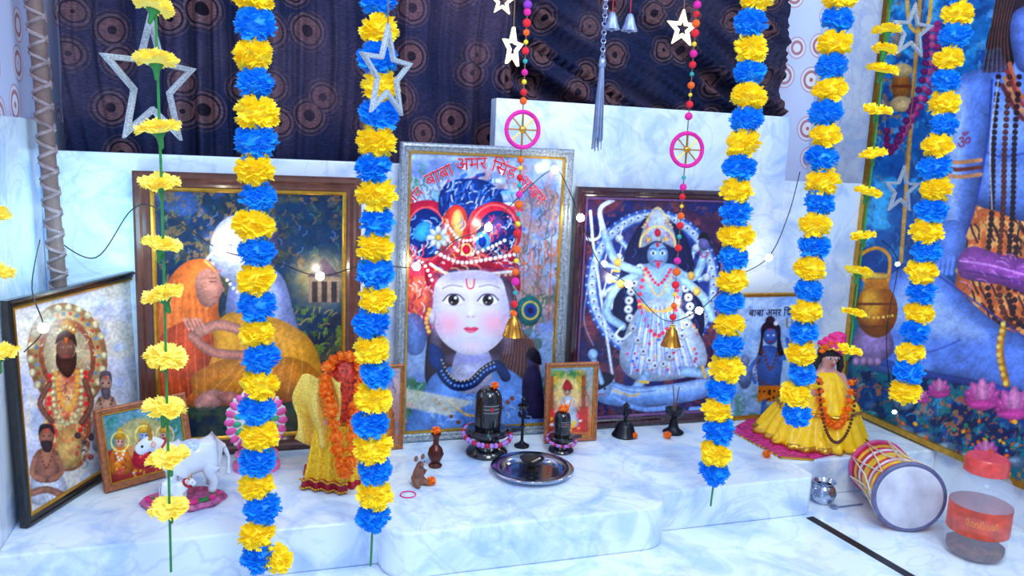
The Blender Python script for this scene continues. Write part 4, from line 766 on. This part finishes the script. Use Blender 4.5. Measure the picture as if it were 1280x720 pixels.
# ---------------------------------------------------------------- round halo idol
b=F(321,588,ZS);b=Vector((b.x,b.y+.02,ZS)); th=thing('haloed_idol',b,'small seated idol before round pink petalled halo','idol')
g=G();Mh=Matrix.Translation(b+Vector((0,.02,.108)))@Matrix.Rotation(math.pi/2,4,'X')@Matrix.Diagonal((1.15,1.3,1,1));g.lathe([(0,-.004),(.058,-.004),(.060,0),(.058,.004),(0,.004)],n=48,M=Mh,mod=lambda a,k:1+.05*math.cos(a*16));obj('halo_disc',g,mat('white_halo',(240,230,250),.4),th)
g=G()
for k in range(20):
    a=k*math.pi/10; g.ell((0,0,0),(.011,.007,.005),M=Mh@Matrix.Rotation(a,4,'Z')@Matrix.Translation((.052,0,.003)))
obj('halo_petals',g,mat('pink_petals',(246,90,170),.4),th); g=G()
for k in range(16):
    a=k*math.pi/8+.1; g.ell((0,0,0),(.009,.0055,.004),M=Mh@Matrix.Rotation(a,4,'Z')@Matrix.Translation((.038,0,.004)))
obj('halo_inner_petals',g,mat('green_petals',(60,180,130),.4),th)
g=G();g.lathe([(0,0),(.054,0),(.054,.012),(.046,.018),(.046,.03),(.050,.036),(0,.036)],tuple(b),n=40);obj('pedestal',g,mat('pink_pedestal',(240,120,180),.4),th)
vs=[(0,0,.045),(0,0,.07),(0,0,.094),(0,0,.108),(0,-.002,.124),(.03,-.012,.045),(.006,-.034,.043),(-.03,-.012,.045),(-.006,-.034,.048),(.024,-.004,.082),(.03,-.02,.066),(.026,-.034,.078),(-.024,-.004,.082),(-.03,-.02,.066),(-.012,-.032,.056)]
es=[(0,1),(1,2),(2,3),(3,4),(0,5),(5,6),(0,7),(7,8),(2,9),(9,10),(10,11),(2,12),(12,13),(13,14)]
rs=[.018,.014,.014,.007,.014,.010,.006,.010,.006,.007,.0055,.005,.007,.0055,.005]
V_,F_=skin(vs,es,rs);obj('seated_body',G().add(V_,F_,Matrix.Translation(b)),SKIN,th,angle=180)
g=G();g.lathe([(.013,0),(.015,.006),(.010,.016),(.004,.026),(0,.03)],tuple(b+Vector((0,-.002,.132))),n=20);obj('crown',g,GOLD,th)
for s in (1,-1): obj('eye',G().ell(tuple(b+Vector((s*.005,-.0145,.126))),.0018),HAIR,th)
# ---------------------------------------------------------------- dressed idols
def sheet(corn,nu,nv,f):
    vs=[];fs=[];a,b_,c,d=[Vector(q) for q in corn]
    for j in range(nv+1):
        for i in range(nu+1):
            u=i/nu;v=j/nv;p=(a*(1-u)+b_*u)*(1-v)+(d*(1-u)+c*u)*v;q=f(u,v);vs.append(p+(Vector(q) if hasattr(q,'__len__') else Vector((0,q,0))))
    for j in range(nv):
        for i in range(nu): q=j*(nu+1)+i;fs.append((q,q+1,q+nu+2,q+nu+1))
    return vs,fs
def idol(b,s,ang,name,label,skirt_r,skirt_m,turb_m,face=True,loose=False,skin_m=SKIN,lean=0):
    t=thing(name,b,label,'idol'); M=Matrix.Translation(b)@Matrix.Rotation(ang,4,'Z')@Matrix.Scale(s,4)
    if lean: M=M@Matrix(((1,0,lean,0),(0,1,0,0),(0,0,1,0),(0,0,0,1)))
    vs=[(0,0,.10),(0,0,.15),(0,0,.195),(0,0,.222),(0,-.004,.255),(0,-.006,.275),(.05,-.005,.195),(.07,-.03,.15),(.05,-.075,.14),(-.05,-.005,.195),(-.07,-.03,.15),(-.04,-.075,.16),(.03,-.01,.05),(.03,-.02,.01),(-.03,-.01,.05),(-.03,-.02,.01)]
    es=[(0,1),(1,2),(2,3),(3,4),(4,5),(2,6),(6,7),(7,8),(2,9),(9,10),(10,11),(0,12),(12,13),(0,14),(14,15)]
    rs=[.04,.034,.034,.014,.032,.03,.018,.014,.010,.018,.014,.010,.02,.012,.02,.012]
    V_,F_=skin(vs,es,rs);obj('body',G().add(V_,F_,M),skin_m,t,angle=180)
    R=skirt_r/s;H=.165
    if loose:
        md=lambda a,k:(1+.05*(1-k)*math.sin(a*21+1.5*math.sin(k*5))+.04*math.sin(a*5+k*5)+.025*math.sin(a*11-k*9))
        prof=[(R*.99,0),(R,.008),(R*.95,.020),(R*.88,.040),(R*.82,.060),(R*.76,.080),(R*.72,.095),(R*.74,.100),(R*.66,.118),(R*.58,.135),(R*.50,.152),(R*.42,.170),(R*.34,.186),(R*.27,.200),(R*.16,.214)]
    else:
        md=lambda a,k:1+.08*(1-k)*math.sin(a*18)+.03*math.sin(a*7+k*3)
        prof=[(R,0),(R*.97,.015),(R*.84,.05),(R*.66,.09),(R*.5,.13),(R*.42,.165),(.03,H+.01)]
    obj('pleated_skirt',G().lathe(prof,n=200,M=M,mod=md),skirt_m,t,angle=180)
    obj('skirt_hem',G().lathe([(R*1.005,0),(R*1.02,.004),(R*1.01,.012),(R*.965,.017)],n=200,M=M,mod=lambda a,k:md(a,0)),GOLD if loose else RED,t,angle=180)
    if not face: return t,M
    if loose:
        obj('dress_flounce_trim',G().lathe([(R*.745,.094),(R*.765,.097),(R*.755,.103),(R*.72,.106)],n=200,M=M,mod=lambda a,k:md(a,.46)),GOLD,t,angle=180)
        vs,fs=sheet(((-.155,-.075,.006),(-.03,-.150,.004),(-.02,-.085,.110),(-.095,-.035,.110)),30,20,lambda u,v:(.006*math.sin(v*12),-.007*math.sin(u*19+v*5)-.012,.003*math.sin(u*9)*(1-v)))
        oc=obj('dress_side_flap',G().add(vs,fs,M),skirt_m,t,angle=180);so=oc.modifiers.new('s','SOLIDIFY');so.thickness=.003
    for sx in (1,-1): 
        obj('eye_white',G().ell((sx*.012,-.0345,.262),(.0062,.003,.0036),M=M),WHT,t)
        obj('pupil',G().ell((sx*.012,-.0368,.262),(.0032,.0018,.0034),M=M),HAIR,t); obj('eyebrow',G().tube([M@Vector(p) for p in ((sx*.004,-.037,.270),(sx*.012,-.0375,.2735),(sx*.021,-.033,.270))],.0011*s,6),HAIR,t)
    obj('lips',G().ell((0,-.0365,.240),(.007,.003,.0028),M=M),RED,t)
    obj('nose',G().ell((0,-.0395,.251),(.0038,.0045,.006),M=M),skin_m,t)
    obj('hair',G().ell((0,.004,.272),(.036,.034,.035),M=M).tube([M@Vector(p) for p in ((.03,.0,.262),(.040,-.004,.23),(.040,-.006,.195))],[.012*s,.011*s,.004*s],8).tube([M@Vector(p) for p in ((-.03,.0,.262),(-.040,-.004,.23),(-.040,-.006,.195))],[.012*s,.011*s,.004*s],8),HAIR,t)
    g=G()
    for k in range(6):
        Mt=M@Matrix.Translation((.003*k,.002,.288+.007*k))@Matrix.Rotation(math.radians(16*(-1)**k+6),4,'Y')@Matrix.Rotation(math.radians(-8),4,'X'); g.torus((0,0,0),.035-.004*k,.0095*s,Mt)
    g.ell((.014,.002,.325),(.022,.02,.014),M=M);obj('turban',g,turb_m,t)
    obj('turban_fringe',G().tube([M@Vector((.038*math.cos(a),-.004+.036*math.sin(a),.291+.003*math.sin(a*9))) for a in [k*.157 for k in range(40)]],.0035,6,True),GOLD,t)
    return t,M
pk=Vector((0,1.815,ZS+.0045)); pk.x=W(1016,520,pk.y).x
t,M=idol(pk,.90,math.radians(-16),'dressed_idol','dressed idol in wide yellow satin with pink turban and beads',.150,YELF,PNK,loose=True,skin_m=mat('dusky_painted_skin',(206,150,140),.35,var=.05),lean=.12)
for k in range(15):
    a=math.pi*k/14; p=M@Vector((.05*math.cos(a),-.078-.058*math.sin(a),.200-.12*math.sin(a))); child('garland_flower',random.choice(FLO),t,p,(0,0,k))
for k in range(7):
    a=math.pi*(k+.5)/7; p=M@Vector((.040*math.cos(a),-.028,.275+.034*math.sin(a))); child('garland_flower',random.choice(FLO),t,p,(k,0,k),.7)
g=G()
for k in range(38):
    a=math.pi*k/37; g.ell(tuple(Vector((.056*math.cos(a),-.072-.098*max(0,math.sin(a))**.7,.210-.17*math.sin(a)))),.005,M=M,nu=8,nv=6)
obj('brown_beads',g,mat('brown_bead',(90,40,24),.4),t)
# ornate mat on which the idol sits
c0=[F(*q,ZS+.0005) for q in ((912,538),(948,518),(1075,510),(1085,560),(1040,590),(975,572))]
c0=[Vector((min(p.x,1.66),max(p.y,YR+.006) if p.x>1.32 else p.y,p.z)) for p in c0]
n=Vector((0,0,.003));g=G();N6=len(c0);g.add(c0+[p+n for p in c0],[tuple(range(N6-1,-1,-1)),tuple(range(N6,2*N6))]+[(i,(i+1)%N6,N6+(i+1)%N6,N6+i) for i in range(N6)])
tm=thing('ornate_cloth_mat',c0[0],'magenta and gold brocade cloth spread under dressed idol','cloth');obj('cloth',g,mat('magenta_brocade',(200,30,120),.5,var=.8,scale=120),tm,smooth=False)
g=G()
edge=[(c0[5]*(1-k/12)+c0[0]*k/12) for k in range(13)]+[(c0[4]*(1-k/14)+c0[5]*k/14) for k in range(15)]
for p in edge: g.ell(tuple(p+Vector((0,-.003,.002))),(.008,.006,.002))
obj('gold_fringe',g,GOLD,tm)
# gold draped idol: veiled figure, upright gold dress, pale cloth over one shoulder
b=F(434,604,ZS);b=Vector((b.x,b.y+.055,ZS+.001))
t,M=idol(b,.94,math.radians(-10),'draped_idol','veiled idol draped in upright gold cloth with marigold garland',.088,GOLDF,RED,face=False)
obj('veil',G().lathe([(.066,.150),(.056,.19),(.046,.235),(.041,.262),(.030,.290),(.012,.304),(0,.306)],n=60,M=M,mod=lambda a,k:1+.08*(1-k)*math.sin(a*9)),mat('red_gold_veil',(206,60,40),.5,.1,var=.7,scale=160,bump=.6),t,angle=180)
obj('veil_border',G().tube([M@Vector((.067*math.cos(a)*(1+.08*math.sin(a*9)),.067*math.sin(a)*(1+.08*math.sin(a*9)),.150)) for a in [k*.105 for k in range(60)]],.004,6,True),GOLD,t)
YS=mat('yellow_sequin_cloth',(255,200,90),.45,0,var=.4,scale=240,bump=.5,es=.06)  # slight glow put into the cloth against the blue light
def fold(u,v): return (.008*math.sin(v*7+u*3)*(1-u),-.020*math.sin(u*11+v*4)-.010*math.sin(v*10+u*5),.008*math.sin(u*11)*(1-v))
vs,fs=sheet(((-.118,-.035,.105),(-.02,-.090,.092),(-.005,-.060,.262),(-.108,-.015,.255)),30,24,fold)
oc=obj('yellow_shoulder_cloth',G().add(vs,fs,M),YS,t,angle=180,label='pale yellow sequined cloth over shoulder');so=oc.modifiers.new('s','SOLIDIFY');so.thickness=.006
GP=mat('gold_yellow_panel',(255,186,30),.4,0,var=.4,scale=200,bump=.4,es=.06)  # panel colour glows a little too, keeping it gold under blue light
vs,fs=sheet(((-.094,-.078,.004),(.012,-.116,.004),(.012,-.075,.150),(-.066,-.05,.150)),34,20,lambda u,v:(0,-.006*math.sin(u*24+v*2)*(1-.5*v)-.006,0))
oc=obj('gold_front_panel',G().add(vs,fs,M),GP,t,angle=180);so=oc.modifiers.new('s','SOLIDIFY');so.thickness=.003
vs,fs=sheet(((-.097,-.081,-.0),(.014,-.120,-.0),(.013,-.117,.026),(-.093,-.078,.026)),34,3,lambda u,v:(0,-.006*math.sin(u*24)-.007,0))
oc=obj('maroon_panel_border',G().add(vs,fs,M),mat('maroon_border',(170,14,46),.5,var=.4,scale=150),t,angle=180);so=oc.modifiers.new('s','SOLIDIFY');so.thickness=.003
g=G()
for row in (.026,.006):
    for k in range(24):
        u=k/23; q=Vector((-.097,-.081,0))*(1-u)+Vector((.014,-.120,0))*u; g.ell((q.x,q.y-.006*math.sin(u*24)-.012,row),.0030,M=M,nu=8,nv=6)
obj('hem_beading',g,GOLD,t)
def gpath(side):
    return [(side*.040,-.030,.285),(side*.042,-.065,.245),(side*.030+.002,-.092,.205),(side*.022+.004,-.110,.165),(side*.018+.008,-.124,.125),(side*.013+.010,-.136,.085),(.010,-.142,.058)]
for side in (-1,1):
    P_=cr(gpath(side),False,3)
    last=None;k=0
    for q in P_:
        q=Vector(q)
        if last is None or (q-last).length>.0150: child('garland_flower',random.choice(FLO),t,M@q,(k,0,k*2),1.25);last=q;k+=1
for k in range(6):
    a=math.pi*(k+.5)/6; p=M@Vector((.038*math.cos(a),-.026,.275+.036*math.sin(a))); child('garland_flower',random.choice(FLO),t,p,(k,1,k*2),1.0)
# ---------------------------------------------------------------- small altar objects
def lingam(px,py,s,label,flower,wreath):
    b=F(px,py,ZS);b=Vector((b.x,b.y,ZS+.0005));t=thing('stone_lingam',b,label,'stone idol')
    g=G();g.lathe([(r*s,z*s) for r,z in ((0,0),(.050,0),(.054,.006),(.050,.014),(.036,.024),(.030,.036),(.036,.046),(.054,.054),(.056,.064),(.050,.070),(.040,.066),(0,.066))],tuple(b),n=48);
    g.add([(p[0]*s+b.x,p[1]*s+b.y,p[2]*s+b.z) for p in ((.04,-.014,.054),(.09,-.006,.056),(.09,.006,.056),(.04,.014,.054),(.04,-.014,.068),(.09,-.006,.066),(.09,.006,.066),(.04,.014,.068))],[(0,3,2,1),(4,5,6,7),(0,1,5,4),(1,2,6,5),(2,3,7,6),(3,0,4,7)])
    obj('yoni_base',g,STONE,t)
    obj('shaft',G().lathe([(r*s,z*s) for r,z in ((.032,.064),(.034,.09),(.035,.13),(.034,.150),(.028,.166),(.016,.176),(0,.180))],tuple(b),n=40),STONE,t)
    g=G()
    for k in range(3): g.tube([(b.x+.0352*s*math.sin(a),b.y-.0352*s*math.cos(a),b.z+(.118+.009*k)*s) for a in (-.6,-.3,0,.3,.6)],.0008*s,6)
    obj('ash_stripes',g,mat('grey_ash_paint',(150,150,160),.6),t)
    obj('red_mark',G().ell((b.x,b.y-.036*s,b.z+.127*s),(.004*s,.002*s,.007*s)),RED,t)
    if flower: child('offering_flower',FLOB,t,b+Vector((0,-.004,.186*s+.002)),(0,0,1),.9)
    if wreath:
        g=G();g2=G()
        for k in range(34):
            a=k*.185; p=(b.x+.060*s*math.cos(a),b.y+.060*s*math.sin(a),b.z+(.052+.010*math.sin(a*1.0))*s)
            (g if k%3 else g2).ell(p,.0058*s+.001,nu=8,nv=6)
        obj('bead_wreath',g,mat('pink_blossom',(170,120,205),.6,var=.5,scale=200),t);obj('bead_wreath_accents',g2,RED,t)
    return t
lingam(608,567,1.0,'black polished stone lingam with ash stripes and blossom wreath',False,True)
lingam(701,564,.62,'small black stone lingam topped with orange marigold',True,True)
child('offering_flower',FLOB,bpy.data.objects['stone_lingam'],WL['stone_lingam']+Vector((.012,-.012,.184)),(0,0,0),.75)
# vase with flower
b=F(544,583,ZS);t=thing('brass_vase',(b.x,b.y,ZS),'small dark copper flower vase with orange marigold','vase')
obj('vase_body',G().lathe([(0,0),(.016,0),(.017,.004),(.010,.010),(.015,.020),(.020,.032),(.016,.046),(.007,.056),(.007,.072),(.013,.084),(.011,.084),(.004,.070),(0,.070)],(b.x,b.y,ZS+.0005),n=28),mat('dark_copper',(90,44,40),.3,.6),t)
child('marigold',FLOB,t,(b.x,b.y,ZS+.092),(0,0,0),.8)
# mouse figurine
b=F(522,606,ZS);Bp=Vector((b.x,b.y,ZS));t=thing('mouse_figurine',Bp,'small brown clay mouse figurine sitting upright','figurine')
vs=[(0,0,.016),(0,-.002,.032),(0,-.004,.045),(0,-.008,.056),(0,-.020,.052),(.010,-.012,.036),(.006,-.022,.040),(-.010,-.012,.036),(-.006,-.022,.040),(.013,-.010,.008),(.013,-.024,.004),(-.013,-.010,.008),(-.013,-.024,.004),(0,.016,.008),(.016,.026,.004),(.030,.020,.004)]
es=[(0,1),(1,2),(2,3),(3,4),(1,5),(5,6),(1,7),(7,8),(0,9),(9,10),(0,11),(11,12),(0,13),(13,14),(14,15)];rs=[.015,.013,.008,.0095,.004,.004,.003,.004,.003,.008,.004,.008,.004,.005,.002,.001]
CLAY=mat('brown_clay',(130,84,70),.6);V_,F_=skin(vs,es,rs);obj('mouse_body',G().add(V_,F_,Matrix.Translation(Bp)@Matrix.Rotation(.5,4,'Z')),CLAY,t,angle=180)
Mm=Matrix.Translation(Bp)@Matrix.Rotation(.5,4,'Z')
for s in (1,-1):
    obj('ear',G().ell((s*.010,-.004,.067),(.006,.002,.007),M=Mm),CLAY,t); obj('eye',G().ell((s*.006,-.015,.059),.0018,M=Mm),HAIR,t)
# thali plate with lamp
b=F(665,591,ZS);b=Vector((b.x,b.y,ZS+.0005));t=thing('steel_plate',b,'round stainless steel offering plate on marble altar','plate')
obj('plate_body',G().lathe([(0,.004),(.066,.004),(.070,.008),(.078,.015),(.098,.017),(.101,.015),(.099,.012),(.084,.009),(.074,.001),(0,0)],tuple(b),n=64),STEEL,t)
bl=b+Vector((0,.004,.0045));t=thing('oil_lamp',bl,'small dark brass oil lamp bowl standing in steel plate','oil lamp')
obj('lamp_bowl',G().lathe([(0,0),(.016,0),(.018,.003),(.010,.008),(.012,.014),(.024,.022),(.030,.032),(.028,.032),(.020,.024),(0,.018)],tuple(bl),n=32),mat('sooty_brass',(60,52,52),.35,.7),t)
obj('wick',G().tube([bl+Vector((0,0,.02)),bl+Vector((.008,-.018,.034)),bl+Vector((.010,-.026,.040))],.0022,6),CREAM,t)
# dark bronze stands
def stand(px,py,ymax,label,nm,prof,m,sc=1):
    b=F(px,py,ZS);b.y=min(b.y,ymax);b.x=W(px,py-20,b.y).x;t=thing(nm,(b.x,b.y,ZS),label,'lamp' if 'lamp' in nm else 'bell');obj('body',G().lathe([(r*sc,z*sc) for r,z in prof],(b.x,b.y,ZS+.0005),n=32),m,t);return t,Vector((b.x,b.y,ZS))
DB=mat('dark_bronze',(34,34,44),.3,.6)
stand(653,558,1.95,'tall thin dark bronze oil lamp stand','lamp_stand',[(0,0),(.020,0),(.020,.004),(.009,.010),(.004,.016),(.004,.05),(.008,.054),(.004,.058),(.0035,.10),(.008,.104),(.016,.112),(.015,.114),(.006,.108),(.004,.125),(.006,.130),(0,.142)],DB)
stand(782,543,1.925,'dark bronze hand bell standing on altar','hand_bell',[(0,0),(.034,.0),(.036,.003),(.029,.014),(.023,.030),(.018,.038),(.006,.044),(.004,.054),(.009,.060),(.005,.068),(.005,.080),(.010,.088),(0,.098)],DB)
t,b=stand(843,541,1.925,'dark bronze incense holder standing before goddess print','lamp_stand',[(0,0),(.028,0),(.030,.004),(.016,.014),(.012,.026),(.010,.044),(.024,.056),(.028,.072),(.026,.072),(.012,.060),(0,.058)],DB)
obj('incense_sticks',G().tube([b+Vector((0,0,.06)),b+Vector((-.012,0,.14))],.0016,6).tube([b+Vector((0,0,.06)),b+Vector((.008,0,.135))],.0016,6),CORD,t)
# loose marigolds, bangle
for (px,py) in ((539,606),(792,548),(834,548),(958,572)):
    p=F(px,py,ZS); 
    o=bpy.data.objects.new('marigold',FLOB);o.location=(p.x,p.y,ZS+.010);o.scale=(.8,)*3;link(o,None,'loose orange marigold lying on marble altar','flower','loose marigolds')
p=F(510,619,ZS);obj('bangle',G().torus((0,0,0),.017,.0013,Matrix.Translation((0,0,.0018))@Matrix.Translation(p)),PNK,label='thin pink bangle lying on marble altar',cat='bangle',org=p)
# ---------------------------------------------------------------- drum
P1=F(1137,622,.088);P2=F(1078,562,.082);ax=(P2-P1);ax.z=-.012;ax=ax.normalized();L=.21
P2=P1+ax*L
base=Vector(((P1.x+P2.x)/2,(P1.y+P2.y)/2,0));t=thing('hand_drum',base,'red and gold banded barrel drum with rope lacing on floor','drum')
Md=Matrix.Translation(P1)@ax.to_track_quat('Z','Y').to_matrix().to_4x4();r1,r2=.080,.070
PR=[(r1,0),(r1*.96,.02),(r1*.88,L*.3),(r1*.84,L*.5),(r1*.84,L*.65),(r2*.98,L*.88),(r2,L)]
obj('drum_shell',G().lathe(PR,n=48,M=Md),mat('red_lacquer',(210,26,66),.35,var=.3,scale=90),t)
def band(zz,rr,w,m,nm):
    obj(nm,G().lathe([(rr,zz-w),(rr+.0035,zz-w+.001),(rr+.0035,zz+w-.001),(rr,zz+w)],n=48,M=Md),m,t)
YB=mat('gold_band',(244,190,50),.4,var=.25);WB=mat('white_band',(225,225,240),.4)
band(L*.20,r1*.918,.005,YB,'painted_band');band(L*.34,r1*.872,.003,WB,'painted_band')
band(L*.52,r1*.842,.012,YB,'painted_band');band(L*.70,r1*.845,.003,WB,'painted_band');band(L*.84,r2*.972,.005,YB,'painted_band')
HEADM=mat('worn_drum_skin',(206,204,218),.5,var=.2,scale=22)
obj('drumhead',G().lathe([(0,-.003),(r1*.9,-.003),(r1,.0)],n=48,M=Md),HEADM,t);obj('drumhead',G().lathe([(r2,0),(r2*.9,.003),(0,.003)],n=48,M=Md@Matrix.Translation((0,0,L))),HEADM,t)
obj('hoop',G().torus((0,0,.004),r1+.001,.0065,Md,n=48),mat('grey_hoop',(100,100,140),.5,var=.3),t);obj('hoop',G().torus((0,0,L-.004),r2+.001,.006,Md,n=48),mat('pink_hoop',(220,80,140),.5),t)
g=G();n=18
zig=[]
for k in range(n):
    a=2*math.pi*k/n
    if k%2==0: zig.append(Md@Vector(((r1+.007)*math.cos(a),(r1+.007)*math.sin(a),.008)))
    else:
        zig.append(Md@Vector(((r1*.9)*math.cos(a-.16),(r1*.9)*math.sin(a-.16),L*.5)));zig.append(Md@Vector(((r2+.007)*math.cos(a),(r2+.007)*math.sin(a),L-.01)));zig.append(Md@Vector(((r1*.9)*math.cos(a+.16),(r1*.9)*math.sin(a+.16),L*.5)))
g.tube(zig,.0022,6,True);obj('rope_lacing',g,CREAM,t)
# ---------------------------------------------------------------- steel pot with ladle
b=F(1026,628,0);b=Vector((b.x+.005,min(b.y,YR-.038),.0005))
t=thing('steel_pot',b,'small shiny stainless steel pot on marble floor','pot')
obj('pot_body',G().lathe([(0,0),(.020,0),(.028,.010),(.032,.026),(.027,.042),(.022,.048),(.028,.056),(.030,.058),(.027,.058),(.020,.049),(.025,.041),(.029,.026),(.018,.006),(0,.004)],tuple(b),n=40),STEEL,t)
obj('handle',G().torus((0,0,0),.012,.002,Matrix.Translation(b+Vector((-.036,0,.032)))@Matrix.Rotation(math.pi/2,4,'X')),STEEL,t)
a=F(1046,634,.003);c=F(1078,630,.003);t=thing('steel_ladle',a,'thin dark metal ladle lying on marble floor','ladle')
obj('handle_rod',G().tube([a,(a+c)/2,c],.0024,8),GREY,t);obj('ladle_bowl',G().lathe([(0,.0),(.008,.001),(.011,.006),(.010,.006),(0,.003)],tuple(a+Vector((-.008,0,-.002)))),GREY,t)
# ---------------------------------------------------------------- plastic jar
b=F(1217,692,0);b=Vector((b.x,b.y,.0005));t=thing('plastic_jar',b,'clear plastic jar with salmon red screw lid and orange label','jar')
PL=mat('clear_plastic',(214,226,246),.10,alpha=.20,var=.08);R=.064
pr=[(R*.85,0),(R,.010),(R*.97,.03),(R,.05),(R,.14),(R*.96,.165),(R*.8,.188),(R*.66,.195),(R*.66,.21)]
obj('jar_body',G().lathe(pr,tuple(b),n=48),PL,t)
obj('jar_lid',G().lathe([(R*.66,.198),(R*.70,.199),(R*.70,.228),(R*.64,.234),(0,.234)],tuple(b),n=72,mod=lambda a,k:1+.012*math.cos(a*36)),mat('salmon_red_lid',(226,70,62),.35,coat=.3),t)
obj('jar_label',G().lathe([(R*1.008,.060),(R*1.012,.062),(R*1.012,.122),(R*1.008,.124)],tuple(b),n=48),mat('red_orange_label',(220,70,40),.4,var=.3,scale=40,alpha=.88),t)
obj('jar_contents',G().lathe([(0,.004),(R*.82,.004),(R*.92,.012),(R*.92,.026),(R*.6,.034),(0,.032)],tuple(b),n=40,mod=lambda a,k:1+.02*math.sin(a*7)),mat('brown_powder',(120,62,34),.8,var=.5),t)
g=G()
f=lambda a,z:(b.x+R*1.022*math.cos(a),b.y+R*1.022*math.sin(a),b.z+z)
a0=-math.pi/2-.75-.5
for k in range(7):
    q=a0+k*.15; h=.010 if k%3 else .015
    g.tube([f(q,.088),f(q+.02,.088+h),f(q+.07,.090+h*.9),f(q+.09,.094),f(q+.06,.087),f(q+.13,.088)],.0010,6)
obj('label_script',g,mat('gold_print',(236,150,80),.4),t)
# ---------------------------------------------------------------- lights
def area(loc,target,size,e,c):
    l=bpy.data.lights.new('ceiling_light','AREA');l.size=size;l.energy=e;l.color=c;o=bpy.data.objects.new('ceiling_light',l);o.location=loc;o.rotation_euler=(Vector(target)-Vector(loc)).to_track_quat('-Z','Y').to_euler();SC.collection.objects.link(o)
def spot(loc,target,ang,e,c):
    l=bpy.data.lights.new('coloured_fill_spot','SPOT');l.energy=e;l.color=c;l.spot_size=math.radians(ang);l.spot_blend=1;l.shadow_soft_size=.05;o=bpy.data.objects.new('coloured_fill_spot',l);o.location=loc;o.rotation_euler=(Vector(target)-Vector(loc)).to_track_quat('-Z','Y').to_euler();SC.collection.objects.link(o)
area((.5,-.1,2.1),(.7,1.9,.4),.8,34,(.88,.97,1)); area((-.2,.7,2.3),(.3,1.8,.2),.5,8,(.62,.72,1)); area((1.6,.5,2.2),(1.3,1.9,.3),.5,12,(.60,.88,1))
plight(W(135,300,1.85),1.4,(.35,.75,1),.06)  # unseen point light added for the cyan glare on the marble, no bulb
spot((-.1,1.2,1.9),W(110,260,2.03),40,12,(.12,.6,1)); spot((.2,1.2,1.9),W(60,620,1.6),45,10,(.3,.35,1)); spot((.5,1.1,1.9),F(560,600,ZS),36,10,(.15,.8,1)); spot((1.2,1.3,1.9),F(930,590,ZS),34,10,(.15,.55,1)); spot((1.2,1.3,1.9),W(960,250,2.03),38,8,(.55,.45,1)); spot((.6,1.3,1.9),W(560,100,2.1),46,14,(.75,.4,1)); spot((.2,1.3,1.9),W(250,60,2.1),46,12,(.3,.5,1)); spot((.9,1.0,1.9),F(760,640,0.1),30,6,(.8,.35,1)); spot((.0,1.0,1.9),F(330,650,0.1),34,7,(.2,.4,1))  # unseen spots added to throw cyan, blue and violet patches
w=bpy.data.worlds.new('w');SC.world=w;w.use_nodes=True;bg=w.node_tree.nodes['Background'];bg.inputs[0].default_value=(.42,.64,1,1);bg.inputs[1].default_value=.58
